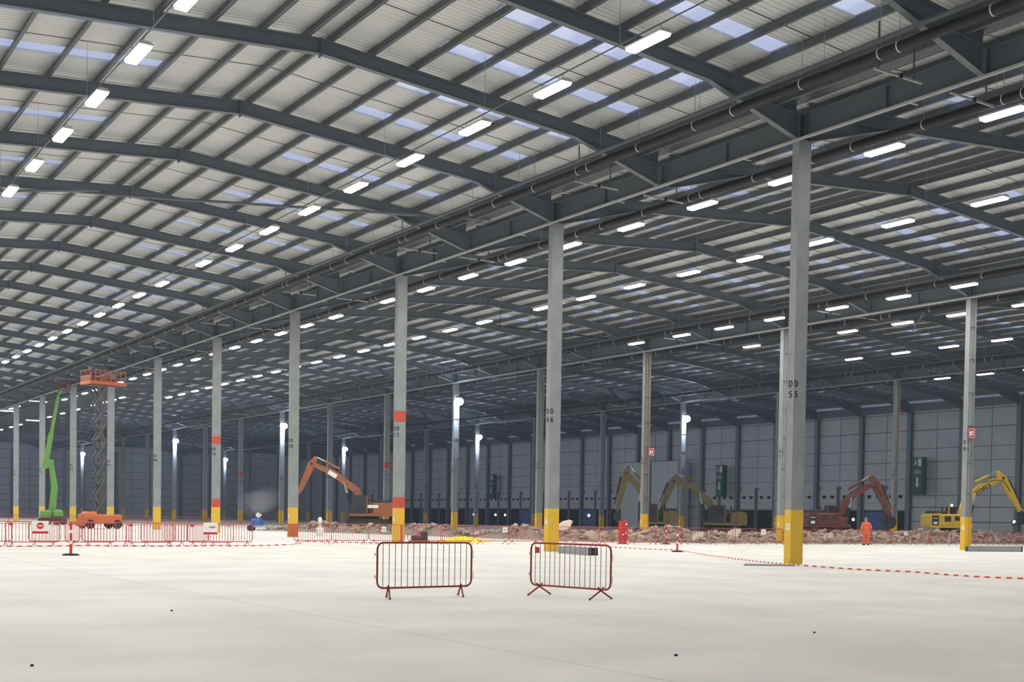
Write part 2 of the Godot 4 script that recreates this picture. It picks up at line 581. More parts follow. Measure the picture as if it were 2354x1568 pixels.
# ------------------------------------------------------------------ roof
func liner(w0: float, w1: float, l0: float, l1: float, d_sign: float) -> Mb:
	# one ribbed liner sheet in the slope's own axes: x from the ridge (d_sign tells which way it falls), z = -l; a flat outer skin above
	var m := Mb.new()
	var y := func(d: float) -> float: return RIDGE_Y - SLOPE * d
	var put_q := func(d0: float, d1: float, la: float, ha: float, lb: float, hb: float, up: bool) -> void:
		var a := Vector3(d0 * d_sign, y.call(d0) + ha, -la)
		var b := Vector3(d1 * d_sign, y.call(d1) + ha, -la)
		var c := Vector3(d1 * d_sign, y.call(d1) + hb, -lb)
		var e := Vector3(d0 * d_sign, y.call(d0) + hb, -lb)
		if (d_sign > 0) == up:
			m.quad(a, b, c, e)
		else:
			m.quad(a, e, c, b)
	var l := l0
	put_q.call(w0, w1, l0 + 0.0, 0.09, l1, 0.09, true)
	m.quad(Vector3(w0 * d_sign, y.call(w0), -l0), Vector3(w1 * d_sign, y.call(w1), -l0), Vector3(w1 * d_sign, y.call(w1) + 0.09, -l0), Vector3(w0 * d_sign, y.call(w0) + 0.09, -l0))
	while l < l1 - 0.01:
		var e := minf(l + 0.25, l1)
		var a := l + (e - l) * 0.62
		put_q.call(w0, w1, l, 0.0, a, 0.0, false)
		var b := a + (e - a) * 0.25
		var c := a + (e - a) * 0.75
		put_q.call(w0, w1, a, 0.0, b, 0.02, false)
		put_q.call(w0, w1, b, 0.02, c, 0.02, false)
		put_q.call(w0, w1, c, 0.02, e, 0.0, false)
		l = e
	return m


func ceiling() -> void:
	var root := Node3D.new()
	root.name = "ceiling"
	add_child(root)
	tag(root, "pale ribbed steel roof lining with blue rooflight strips", "ceiling", "", "structure")
	var far := Mb.new()
	var far_panes := Mb.new()
	var laps := Mb.new()
	for slope in 10:
		var ridge := WC + 16.0 + 32.0 * (int(slope / 2) if slope < 8 else -1)
		var s := -1.0 if slope % 2 == 0 else 1.0
		var kinds := [liner(0.0, 15.7, 0.0, 1.7, s), liner(0.0, 15.7, 2.7, 4.6, s), liner(0.0, 15.7, 4.6, 5.5, s), liner(0.0, 15.7, 6.5, 8.0, s), liner(0.0, 3.88, 1.7, 2.7, s), liner(12.76, 15.7, 1.7, 2.7, s), liner(0.0, 3.88, 5.5, 6.5, s), liner(12.76, 15.7, 5.5, 6.5, s)]
		var meshes := []
		for k in kinds:
			meshes.append(k.mesh())
		var pane := Mb.new()
		for c in [0.0, 3.8]:
			pane.quad(Vector3(3.88 * s, RIDGE_Y - SLOPE * 3.88 + 0.02, -1.7 - c), Vector3(12.76 * s, RIDGE_Y - SLOPE * 12.76 + 0.02, -1.7 - c), Vector3(12.76 * s, RIDGE_Y - SLOPE * 12.76 + 0.02, -2.7 - c), Vector3(3.88 * s, RIDGE_Y - SLOPE * 3.88 + 0.02, -2.7 - c))
		var one_pane := Mb.new()
		one_pane.quad(Vector3(3.88 * s, RIDGE_Y - SLOPE * 3.88 + 0.02, -1.7), Vector3(12.76 * s, RIDGE_Y - SLOPE * 12.76 + 0.02, -1.7), Vector3(12.76 * s, RIDGE_Y - SLOPE * 12.76 + 0.02, -2.7), Vector3(3.88 * s, RIDGE_Y - SLOPE * 3.88 + 0.02, -2.7))
		var pane_mesh := one_pane.mesh()
		for k in range(-1, 42):
			var l0 := L5 - 56.0 + k * 8.0
			var o := Transform3D(Basis(), Vector3(ridge, 0, -l0))
			for c in [4.6, 0.8]:
				laps.bar(Vector3(ridge, RIDGE_Y - 0.004, -l0 - c), Vector3(ridge + 15.7 * s, RIDGE_Y - SLOPE * 15.7 - 0.004, -l0 - c), 0.035, 0.012)
			var near: bool = (slope < 2 and l0 > 24.0 and l0 < 104.0) or (slope >= 2 and slope < 4 and l0 > 24.0 and l0 < 88.0)
			for i in 8:
				if near:
					put("roof_sheet", meshes[i], mats["roof liner"], root, o)
				else:
					far.add(kinds[i], o)
			if near:
				for c in [0.0, -3.8]:
					put("rooflight", pane_mesh, mats["rooflight"], root, o.translated(Vector3(0, 0, c)))
			else:
				far_panes.add(pane, o)
	tag(put("lap_seams", laps.mesh(), mats["seam dark"], root), "", "", "", "stuff")
	tag(put("roof_sheets_far", far.mesh(), mats["roof liner"], root), "", "", "", "stuff")
	tag(put("rooflights_far", far_panes.mesh(), mats["rooflight"], root), "", "", "", "stuff")
	var y := RIDGE_Y - SLOPE * 15.7
	for w in [WC - 31.96, WC, WC + 32.0, WC + 64.0, WC + 96.0]:
		put("valley_gutter", Mb.new().span(at(L_NEAR - 0.4, w - 0.34, y - 0.25), at(L_END + 0.4, w + 0.34, y - 0.22)).span(at(L_NEAR - 0.4, w - 0.34, y - 0.25), at(L_END + 0.4, w - 0.3, y + 0.1)).span(at(L_NEAR - 0.4, w + 0.3, y - 0.25), at(L_END + 0.4, w + 0.34, y + 0.1)).mesh(), mats["purlin steel"], root)
	for k in range(-1, 4):
		var w := WC + 16.0 + 32.0 * k
		put("ridge_cap", Mb.new().span(at(L_NEAR - 0.4, w - 0.15, RIDGE_Y + 0.05), at(L_END + 0.4, w + 0.15, RIDGE_Y + 0.12)).mesh(), mats["roof outer"], root)


# ------------------------------------------------------------------ steel frame
func span_name(k: int) -> String:
	return ["the lift-side span", "the middle span", "the excavator span", "the wall-side span"][k]


func steel() -> void:
	# roof frames: a haunched I-section portal across each span, every 8 m
	var top := func(x: float) -> float: return RIDGE_Y - 0.35 - SLOPE * absf(16.0 - x)
	var depth := 0.55
	var left := Mb.new()
	var right := Mb.new()
	for s in [0, 1]:
		var m: Mb = left if s == 0 else right
		var x0 := 0.34 if s == 0 else 31.66
		var a := Vector3(x0, top.call(x0) - depth * 0.5, 0)
		var b := Vector3(16.0, top.call(16.0) - depth * 0.5, 0)
		m.ibeam(a, b, 0.24, depth, 0.025, 0.02)
	var haunch := func(s: float) -> Mb:
		var m := Mb.new()
		var f := func(x: float) -> float: return x if s > 0 else 32.0 - x
		var p0 := Vector2(0.34, top.call(0.34) - depth)
		var p1 := Vector2(4.7, top.call(4.7) - depth)
		var p2 := Vector2(0.34, 15.95)
		m.prism(PackedVector2Array([Vector2(f.call(p0.x), p0.y), Vector2(f.call(p1.x), p1.y), Vector2(f.call(p2.x), p2.y)]), 0.02)
		m.bar(Vector3(f.call(p2.x), p2.y, 0), Vector3(f.call(p1.x), p1.y, 0), 0.24, 0.025)
		return m
	var hl: Mb = haunch.call(1.0)
	var hr: Mb = haunch.call(-1.0)
	var ridge_plate := Mb.new().box(Vector3(16, top.call(16.0) - depth * 0.5 - 0.03, 0), Vector3(0.05, depth + 0.12, 0.26))
	var cleats := Mb.new()
	for d in [0.45, 2.1, 3.88, 5.72, 7.5, 9.26, 11.0, 12.76, 14.45]:
		for s in [-1.0, 1.0]:
			cleats.box(Vector3(16.0 + s * d, top.call(16.0 + s * d) + 0.13, 0), Vector3(0.012, 0.26, 0.2))
	var lm := left.mesh(); var rm := right.mesh(); var hlm := hl.mesh(); var hrm := hr.mesh(); var pm := ridge_plate.mesh(); var cm := cleats.mesh()
	var all := Mb.new()
	for p in [left, right, hl, hr, ridge_plate]:
		all.add(p, Transform3D())
	var am := all.mesh()
	for k in 4:
		for i in range(-3, 35):
			var n := 5.0 + i * 0.5
			if k >= 1 and n < 5.0 or k >= 2 and n < 6.5:
				continue
			var where := "meeting column %s %s" % ["D" if k < 2 else "E" if k == 2 else "F", digits(int(n))] if n == floorf(n) else "half-way past column %s %s" % ["D" if k < 2 else "E" if k == 2 else "F", digits(int(n))]
			var t := thing("roof_frame", "dark steel roof frame of %s %s" % [span_name(k), where], "roof frame", at(row_l(n), WC + 32.0 * k), 0.0, "roof frames across " + span_name(k))
			if n < 13.0 and k < 2 or n < 10 and k == 2:
				put("rafter", lm, mats["rafter paint"], t)
				put("rafter", rm, mats["rafter paint"], t)
				put("haunch", hlm, mats["rafter paint"], t)
				put("haunch", hrm, mats["rafter paint"], t)
				put("ridge_plate", pm, mats["rafter paint"], t)
				put("purlin_cleat", cm, mats["rafter paint"], t)
			else:
				put("rafter", am, mats["rafter paint"], t)
	# purlins: Z sections running the length of the building
	for slope in 8:
		var k := int(slope / 2)
		var s := -1.0 if slope % 2 == 0 else 1.0
		var i := 0
		for d in [0.45, 2.1, 3.88, 5.72, 7.5, 9.26, 11.0, 12.76, 14.45]:
			i += 1
			var w: float = WC + 16.0 + 32.0 * k + s * d
			var y := roof_y(w) - 0.186
			var m := Mb.new()
			m.box(Vector3(0, 0, -141), Vector3(0.03, 0.318, 326.0))
			m.box(Vector3(0.05, 0.149, -141), Vector3(0.11, 0.02, 326.0))
			m.box(Vector3(-0.05, -0.149, -141), Vector3(0.11, 0.02, 326.0))
			tag(put("purlin", m.mesh(), mats["purlin steel"], self, Transform3D(Basis(), Vector3(w, y, 0))), "long grey purlin, %s from the ridge, on %s slope of %s" % [ordinal(i), "the camera-side" if s < 0 else "the far", span_name(k)], "purlin", "purlins under the roof lining")
	# valley girders along the column rows
	var gm := Mb.new().ibeam(Vector3(0, 16.45, -0.02), Vector3(0, 16.45, -15.98), 0.32, 0.86, 0.03, 0.02)
	var stiff := Mb.new()
	stiff.box(Vector3(0, 16.45, 0), Vector3(0.28, 0.78, 0.02))
	var gmm := gm.mesh()
	var stm := stiff.mesh()
	for k in 3:
		for n in range([3, 5, 7][k], 21):
			var row: String = ["D", "E", "F"][k]
			var t := thing("valley_girder", "deep dark girder spanning from column %s %s to column %s %s" % [row, digits(n), row, digits(n + 1)], "girder", at(row_l(n), WC + 32.0 + 32.0 * k), 0.0, "valley girders of row " + row)
			put("girder", gmm, mats["rafter paint"], t)
			for i in 5:
				if n < 12:
					put("stiffener", stm, mats["rafter paint"], t, Transform3D(Basis(), Vector3(0, 0, [-0.3, -4.0, -8.0, -12.0, -15.7][i])))
	columns()


func columns() -> void:
	var section := func(y0: float, y1: float, grow: float) -> Mb:
		var m := Mb.new()
		var c := (y0 + y1) * 0.5
		var h := y1 - y0
		for s in [-1.0, 1.0]:
			m.box(Vector3(s * (0.325 - 0.015), c, 0), Vector3(0.03 + grow, h, 0.33 + grow))
		m.box(Vector3(0, c, 0), Vector3(0.6, h, 0.02 + grow))
		return m
	var shaft: ArrayMesh = section.call(2.1, 15.93, 0.0).mesh()
	var head: ArrayMesh = section.call(15.93, 16.9, 0.0).mesh()
	var casing := func(y0: float, y1: float) -> Mb: return Mb.new().box(Vector3(0, (y0 + y1) * 0.5, 0.1525), Vector3(0.59, y1 - y0, 0.012)).box(Vector3(0, (y0 + y1) * 0.5, -0.1525), Vector3(0.59, y1 - y0, 0.012))
	var case_grey: ArrayMesh = casing.call(2.1, 15.93).mesh()
	var case_yellow: ArrayMesh = casing.call(0.02, 2.1).mesh()
	var case_red: ArrayMesh = Mb.new().box(Vector3(0, 0.32, 0.16), Vector3(0.6, 0.64, 0.012)).mesh()
	var rust_web: ArrayMesh = Mb.new().box(Vector3(0, 9.0, 0.012), Vector3(0.58, 13.7, 0.006)).mesh()
	var yellow: ArrayMesh = section.call(0.02, 2.1, 0.004).mesh()
	var band: ArrayMesh = section.call(0.0, 0.64, 0.008).mesh()
	var plate := Mb.new().box(Vector3(0, 0.012, 0), Vector3(0.68, 0.024, 0.35)).mesh()
	var stiff := Mb.new()
	for s in [-1.0, 1.0]:
		stiff.box(Vector3(s * 0.16, 0, 0.08), Vector3(0.25, 0.05, 0.1))
	var stiff_mesh := stiff.mesh()
	var conduit := Mb.new().tube(Vector3(0.03, 2.2, 0.03), Vector3(0.03, 15.8, 0.03), 0.02, 6).mesh()
	var notice := Mb.new().box(Vector3(-0.332, 1.45, 0.02), Vector3(0.006, 0.24, 0.2)).mesh()
	var lines := Mb.new()
	for i in 3:
		lines.box(Vector3(-0.336, 1.51 - i * 0.05, 0.02), Vector3(0.004, 0.016, 0.15))
	var lines_mesh := lines.mesh()
	for k in 3:
		var row: String = ["D", "E", "F"][k]
		for n in range([5, 6, 8][k], 23):
			if row_l(n) > L_END - 1.0:
				continue
			var extra := ""
			var bands := []
			if k == 0 and n == 7 or k == 0 and n == 9:
				extra = " and two red bands"
				bands = [2.1, 7.24]
			elif k == 1 and (n == 11 or n == 14):
				extra = " and a red band half-way up"
				bands = [7.24]
			elif k == 1 and n % 3 == 1 and n >= 10 or k == 2 and n % 3 == 1:
				extra = " and a floodlight on it"
			var t := thing("column", "grey steel column lettered %s %s, with yellow foot%s" % [row, digits(n), extra], "column", at(row_l(n), WC + 32.0 + 32.0 * k), 0.0, "steel columns of row " + row)
			put("shaft", shaft, mats["column grey"], t)
			put("column_head", head, mats["rafter paint"], t)
			if k == 0:
				put("casing", case_grey, mats["column grey"], t)
				put("yellow_casing", case_yellow, mats["column yellow"], t)
			if k > 0 and n == 8:
				tag(put("stained_web", rust_web, mats["rust web"], t), "brownish stained web", "")
			var y := put("yellow_foot", yellow, mats["column yellow"], t)
			put("base_plate", plate, mats["column yellow"], t)
			for b in bands:
				tag(put("red_band", band, mats["band red"], t, Transform3D(Basis(), Vector3(0, b, 0))), "red painted band", "")
				if k == 0:
					put("red_band", case_red, mats["band red"], t, Transform3D(Basis(), Vector3(0, b, 0)))
			if n < 13:
				put("notice", notice, mats["white sheet"], y)
				put("notice_print", lines_mesh, mats["print grey"], y)
			if k > 0 and n < 12:
				for sy in [3.6, 5.6, 7.9, 10.0, 12.1, 14.1]:
					put("stiffener", stiff_mesh, mats["column grey"], t, Transform3D(Basis(), Vector3(0, sy, 0)))
				put("conduit", conduit, mats["galvanised"], t)
			if n < 15:
				var face := Basis(Vector3.UP, -PI / 2)
				var lm: Material = mats["letter black"]
				var web := Transform3D(Basis(), Vector3(-0.2, 6.82, 0.162) if k == 0 else Vector3(0.02, 6.82, 0.016))
				text(row, 0.24, t, Transform3D(face, Vector3(-0.328, 6.82, 0)), lm)
				text(str(n), 0.24, t, Transform3D(face, Vector3(-0.328, 6.42, 0)), lm)
				text(row, 0.24, t, web, lm)
				text(str(n), 0.24, t, web.translated(Vector3(0, -0.4, 0)), lm)
			if k == 0 and n == 7:
				put("paint_run", Mb.new().box(Vector3(0.13, 0.55, 0.16), Vector3(0.16, 1.1, 0.008)).mesh(), mats["rust paint"], t)
			if k == 0 and n == 8:
				put("orange_wrap", section.call(0.03, 0.95, 0.012).box(Vector3(0, 0.49, 0.16), Vector3(0.6, 0.92, 0.012)).mesh(), mats["rust paint"], t)
	# fire-point sign on column E 6 and on E 8
	for s in [[6, "square red fire-point sign on the column lettered E six"], [8, "small pale red sign on the side of the column lettered E eight"]]:
		var b := thing("fire_sign", s[1], "sign", at(row_l(s[0]) - 0.17, WC + 64.0 + (0.0 if s[0] == 6 else 0.42), 7.1))
		put("board", Mb.new().box(Vector3(0.1, 0.3, 0.0), Vector3(0.62, 0.62, 0.03)).mesh(), mats["sign red"], b)
		var edge := Mb.new()
		for i in 2:
			edge.box(Vector3(0.1, 0.3 + (i - 0.5) * 0.56, 0.017), Vector3(0.58, 0.03, 0.006)).box(Vector3(0.1 + (i - 0.5) * 0.56, 0.3, 0.017), Vector3(0.03, 0.58, 0.006))
		put("border", edge.mesh(), mats["white sheet"], b)
		put("pictogram", Mb.new().box(Vector3(-0.02, 0.27, 0.018), Vector3(0.16, 0.3, 0.006)).box(Vector3(0.2, 0.3, 0.018), Vector3(0.09, 0.36, 0.006)).box(Vector3(0.09, 0.36, 0.018), Vector3(0.1, 0.05, 0.006)).mesh(), mats["white sheet"], b)


# ------------------------------------------------------------------ pipes, trays and lamps under the roof
func services() -> void:
	for k in 3:
		var row: String = ["D", "E", "F"][k]
		var w := WC + 32.0 + 32.0 * k
		var l0: float = [2.0, 34.0, 60.0][k]
		for s in [-1.0, 1.0]:
			var x: float = w - 3.55 if s < 0 else w + 2.75
			var y := 16.35 if s < 0 else 16.2
			var t := thing("rainwater_pipe", "long black rainwater pipe on white clips, %s the tops of the row %s columns" % ["before" if s < 0 else "behind", row], "pipe", Vector3(x, y, 0), 0.0, "black pipes under the roof")
			put("pipe", Mb.new().tube(Vector3(0, 0, -l0), Vector3(0, 0, -300), 0.17, 12).mesh(), mats["pipe black"], t)
			var clip := Mb.new().tube(Vector3(0, 0, 0.02), Vector3(0, 0, -0.02), 0.182, 10).mesh()
			var rod := Mb.new()
			var l := l0 + 0.7
			var i := 0
			while l < 130.0:
				put("clip", clip, mats["bracket white"], t, Transform3D(Basis(), Vector3(0, 0, -l)))
				rod.box(Vector3(0, (roof_y(x) - y) * 0.5 + 0.06, -l), Vector3(0.014, roof_y(x) - y - 0.12, 0.014))
				l += [3.3, 3.3, 0.75, 3.3, 3.3, 2.05][i % 6]
				i += 1
			tag(put("hanger_rods", rod.mesh(), mats["galvanised"], t), "", "", "", "stuff")
		var c := thing("cable_tray", "grey steel cable tray running beside the black pipe before the row %s columns" % row, "cable tray", Vector3(w - 3.95, 16.55, 0))
		put("tray", Mb.new().span(Vector3(-0.1, 0, -l0), Vector3(0.1, 0.012, -300)).span(Vector3(-0.11, 0, -l0), Vector3(-0.095, 0.06, -300)).span(Vector3(0.095, 0, -l0), Vector3(0.11, 0.06, -300)).mesh(), mats["purlin steel"], c)
		var hang := Mb.new()
		for i in 45:
			var l := l0 + 2.0 + i * 6.0
			hang.box(Vector3(0, (roof_y(w - 3.95) - 16.55) * 0.5, -l), Vector3(0.012, roof_y(w - 3.95) - 16.55, 0.012))
		tag(put("hanger_rods", hang.mesh(), mats["galvanised"], c), "", "", "", "stuff")
		var r := thing("conduit_rail", "pale galvanised rail running along the tops of the row %s columns" % row, "rail", Vector3(w - 0.5, 15.83, 0))
		put("rail", Mb.new().span(Vector3(-0.045, -0.04, -l0), Vector3(0.045, 0.04, -300)).mesh(), mats["light rail"], r)
		var b := Mb.new()
		for i in 36:
			b.span(Vector3(-0.05, 0.03, -(l0 + 1.5 + i * 8.0) - 0.04), Vector3(0.6, 0.07, -(l0 + 1.5 + i * 8.0) + 0.04))
			b.span(Vector3(0.45, 0.03, -(l0 + 1.5 + i * 8.0) - 0.02), Vector3(0.49, 0.185, -(l0 + 1.5 + i * 8.0) + 0.02))
		tag(put("brackets", b.mesh(), mats["galvanised"], r), "", "", "", "stuff")
		var i0: int = [3, 5, 7][k]
		var first := true
		var proto: Node3D
		for n in range(i0, 16):
			for s in [-1.0, 1.0]:
				var l := row_l(n) + 9.6
				var place := at(l, w - 2.4 if s < 0 else w + 1.35, 15.98)
				var lab := "pale support bar hung %s the girder between columns %s %s and %s" % ["before" if s < 0 else "behind", row, digits(n), digits(n + 1)]
				if first:
					first = false
					proto = thing("support_bar", lab, "support bar", place, 0.0, "pipe support bars of row " + row)
					put("channel", Mb.new().box(Vector3(0, 0, 0), Vector3(2.3, 0.07, 0.06)).mesh(), mats["light rail"], proto)
					put("leg", Mb.new().box(Vector3(-0.95, 0.76, 0), Vector3(0.04, 1.52, 0.04)).mesh(), mats["purlin steel"], proto)
					put("leg", Mb.new().box(Vector3(0.75, 0.76, 0), Vector3(0.04, 1.52, 0.04)).mesh(), mats["purlin steel"], proto)
					put("clamp", Mb.new().box(Vector3(0.1, 0, 0), Vector3(0.12, 0.14, 0.12)).mesh(), mats["machine dark"], proto)
				else:
					copy(proto, "support_bar", lab, place)
	# sprinkler main hung by drop rods behind the purlins
	for k in 3:
		var w := WC + 32.0 + 32.0 * k
		for s in [-1.0, 1.0]:
			var t := thing("sprinkler_pipe", "thin dark sprinkler pipe with drop rods just %s the girders of row %s" % ["before" if s < 0 else "behind", ["D", "E", "F"][k]], "pipe", Vector3(w + s * 1.5, 16.95, 0), 0.0, "sprinkler pipes")
			put("pipe", Mb.new().tube(Vector3(0, 0, -10.0 - k * 20), Vector3(0, 0, -300), 0.05, 6).mesh(), mats["purlin steel"], t)
			var rods := Mb.new()
			for i in 60:
				var l := 14.0 + k * 24.0 + i * 4.0
				rods.box(Vector3(0, 0.22, -l), Vector3(0.05, 0.45, 0.05))
			tag(put("drop_rods", rods.mesh(), mats["purlin steel"], t), "", "", "", "stuff")
	var hp := thing("hung_pipe", "dark pipe hung on rods across the span between the D and E columns", "pipe", at(80.7, 51.0, 16.6))
	put("pipe", Mb.new().tube(Vector3(0, 0, 0), Vector3(10.7, 0, 0), 0.06, 8).mesh(), mats["pipe black"], hp)
	var rods := Mb.new()
	for i in 4:
		var x := 0.2 + i * 3.4
		rods.box(Vector3(x, (roof_y(51 + x) - 16.6) * 0.5, 0), Vector3(0.03, roof_y(51 + x) - 16.6, 0.03))
	tag(put("drop_rods", rods.mesh(), mats["pipe black"], hp), "", "", "", "stuff")
	# wind bracing in the roof plane
	for s in [[[62.9, 16.3, 17.55], [53.4, 33.2, 16.9], "long roof brace falling from the ridge to the D columns"], [[69.5, 2.4, 16.9], [62.9, 16.0, 17.7], "roof brace rising to the ridge of the lift-side span"], [[56.6, 71.8, 17.0], [66.0, 82.0, 17.5], "roof brace crossing the excavator span near the E columns"]]:
		tag(put("roof_brace", Mb.new().tube(at(s[0][0], s[0][1], s[0][2]), at(s[1][0], s[1][1], s[1][2]), 0.07, 8).mesh(), mats["rafter paint"]), "thin dark tubular " + s[2], "brace", "tubular roof braces")


func lamps() -> void:
	# batten lamps hung from a thin rail; every lamp carries an area light just below its diffuser
	var body := Mb.new()
	var p := PackedVector2Array([Vector2(-.22, 0), Vector2(.22, 0), Vector2(.22, .05), Vector2(.1, .11), Vector2(-.1, .11), Vector2(-.22, .05)])
	body.prism(p, 1.7)
	var diff := Mb.new()
	var q := PackedVector2Array([Vector2(-.21, 0), Vector2(-.17, -.1), Vector2(.17, -.1), Vector2(.21, 0)])
	diff.prism(q, 1.66)
	var stem := Mb.new().tube(Vector3(0, .1, -.6), Vector3(0, .3, -.6), .012, 5).tube(Vector3(0, .1, .6), Vector3(0, .3, .6), .012, 5).mesh()
	var bm := body.mesh(); var dm := diff.mesh()
	var Z := []  # two lamp rows out of view, added to brighten the floor near the camera
	for i in 14:
		Z.append(-8.0 + 5.2 * i)
	var A := []; var B := []; var C := []; var D := []
	for i in 18:
		if i < 18:
			var g := 17 - i
			if g <= 12:  # the nearest of these are added out of view to lift the near floor
				A.append(69.2 - 5.03 * g)
			if g <= 9:
				B.append(69.2 - 5.03 * g); D.append(69.4 - 5.03 * g)
			if g <= 10:
				C.append(73.5 - 5.2 * g)
	for i in 34:
		A.append(77.0 + 5.03 * i); B.append(77.0 + 5.03 * i)
		if i < 17: C.append(81.8 + 5.2 * i)
		if i < 16: D.append(77.0 + 5.03 * i)
	var rows := [
		[-8.5, Z, "the added unseen inner row beside the camera"], [-20.0, Z, "the added unseen outer row beside the camera"],
		[11.1, B, "the outer row of the lift-side span"], [23.5, A, "the inner row of the lift-side span"],
		[37.7, C, "the row just behind the D columns"], [47.45, D, "the row under the middle span's ridge"],
		[63.0, [22.0, 27.0, 32.0, 37.0, 41.0, 47.0, 51.9, 57.0, 62.8, 68.0, 72.8, 78.4], "the row just before the E columns"],  # nearest lamps here are unseen, added to light the floor
		[71.4, [28.4, 33.4, 38.4, 43.4, 48.6, 53.7, 58.4, 63.5, 73.7], "the row just behind the E columns"],  # starts with unseen lamps added to brighten the near floor
		[83.75, [49.0, 53.9, 58.9, 63.8, 68.6, 73.7], "the row under the excavator span's ridge"], [101.5, [63.0, 68.1, 73.1, 78.0], "the row just behind the F columns"],
		[42.9, [157.0, 161.2, 165.5, 171.0, 180.0, 189.0, 197.6, 219.2, 227.0, 236.0], "the distant row past the scissor lift"],
		[35.0, [180.7, 185.2], "the distant short row beside the last D columns"],
	]
	var proto: Node3D
	for r in rows:
		var i := 0
		for l in r[1]:
			i += 1
			var lab := "lit white batten lamp, %s along %s" % [ordinal(i), r[2]]
			if proto == null:
				proto = thing("batten_lamp", lab, "lamp", at(l, r[0], LAMP_Y), 0.0, "lit batten lamps")
				put("housing", bm, mats["lamp housing"], proto)
				put("diffuser", dm, mats["lamp diffuser"], proto)
				put("hanger", stem, mats["galvanised"], proto)
				var a := AreaLight3D.new()
				a.name = "lamp_light"
				a.area_size = Vector2(0.3, 1.6)
				a.light_energy = LAMP_ENERGY
				a.light_color = Color(1.0, 0.985, 0.955)
				a.shadow_enabled = true
				a.set("area_range", 60.0)
				a.set("area_attenuation", 2.0)
				a.basis = Basis(Vector3.RIGHT, -PI / 2)
				a.position = Vector3(0, -0.12, 0)
				proto.add_child(a)
			else:
				var c := copy(proto, "batten_lamp", lab, at(l, r[0], LAMP_Y))
				if l < 41.0 and r[0] > 20.0 and r[0] < 50.0:      # these burn dimmer in the photograph
					(c.get_node("lamp_light") as AreaLight3D).light_energy = LAMP_ENERGY * 0.7
		var lo: float = r[1][0] - 3.0
		var hi: float = r[1][-1] + 3.0
		var t := thing("lighting_rail", "thin lamp trunking along " + r[2], "rail", Vector3(r[0], LAMP_Y + 0.3, 0))
		put("rail", Mb.new().span(Vector3(-0.018, 0, -hi), Vector3(0.018, 0.035, -lo)).mesh(), mats["rafter paint"], t)
		var wires := Mb.new()
		var l2 := lo + 0.5
		var h := roof_y(r[0]) - LAMP_Y - 0.3
		while l2 < hi:
			wires.box(Vector3(0, h * 0.5, -l2), Vector3(0.012, h, 0.012))
			l2 += 8.0
		tag(put("suspension_wires", wires.mesh(), mats["galvanised"], t), "", "", "", "stuff")
	var j := 0
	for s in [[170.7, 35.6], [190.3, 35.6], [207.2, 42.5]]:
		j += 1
		copy(proto, "batten_lamp", "lit batten lamp hung crosswise far off past the scissor lift, %s of three" % ordinal(j), at(s[0], s[1], LAMP_Y), PI / 2).scale = Vector3(1.4, 1, 1.3)  # scaled longer, and thicker to stand in for their glare
		var cr := thing("lamp_hanger", "short trunking holding the %s of three crosswise distant lamps" % ordinal(j), "rail", at(s[0], s[1], LAMP_Y + 0.3))
		put("rail", Mb.new().box(Vector3(0, 0.025, 0), Vector3(1.6, 0.05, 0.05)).mesh(), mats["purlin steel"], cr)
		put("suspension_wire", Mb.new().box(Vector3(0, (roof_y(s[1]) - LAMP_Y - 0.3) * 0.5, 0), Vector3(0.015, roof_y(s[1]) - LAMP_Y - 0.3, 0.015)).mesh(), mats["galvanised"], cr)
	# floodlights clamped to the columns in the dark half
	var fl: Node3D
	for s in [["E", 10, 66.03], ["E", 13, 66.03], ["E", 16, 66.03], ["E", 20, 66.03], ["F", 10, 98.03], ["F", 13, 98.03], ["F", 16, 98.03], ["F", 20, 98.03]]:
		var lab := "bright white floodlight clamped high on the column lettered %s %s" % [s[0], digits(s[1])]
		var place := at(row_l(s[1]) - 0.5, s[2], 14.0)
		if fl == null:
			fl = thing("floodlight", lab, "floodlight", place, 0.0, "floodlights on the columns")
			put("lens", Mb.new().ball(Vector3(0, -0.1, 0.1), Vector3(0.55, 0.44, 0.4), 14, 9).mesh(), mats["flood lens"], fl)  # ball made oversized so its shape stands in for the glare
			put("hood", Mb.new().lathe([Vector2(0.3, 0.26), Vector2(0.26, 0.36), Vector2(0.1, 0.42), Vector2(0.0, 0.42)], Vector3(0, 0.0, 0.1), 12).mesh(), mats["machine dark"], fl)
			put("bracket", Mb.new().box(Vector3(0, 0.34, -0.16), Vector3(0.1, 0.06, 0.4)).mesh(), mats["galvanised"], fl)
			var o := OmniLight3D.new()
			o.name = "flood_light"
			o.light_energy = FLOOD_ENERGY
			o.light_color = Color(0.86, 0.91, 1.0)
			o.light_size = 0.2
			o.omni_range = 120.0
			o.omni_attenuation = 2.0
			o.shadow_enabled = true
			o.position = Vector3(-0.25, -0.65, 0.55)
			fl.add_child(o)
		else:
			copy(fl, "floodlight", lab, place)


# ------------------------------------------------------------------ barriers, posts, tape
func rounded(w: float, y0: float, y1: float, r: float) -> Array:
	var pts := []
	for c in [[w - r, y0 + r, -PI / 2], [w - r, y1 - r, 0.0], [r - w, y1 - r, PI / 2], [r - w, y0 + r, PI]]:
		for i in 5:
			var a: float = c[2] + PI / 2 * i / 4.0
			pts.append(Vector3(c[0] + cos(a) * r, c[1] + sin(a) * r, 0))
	return pts


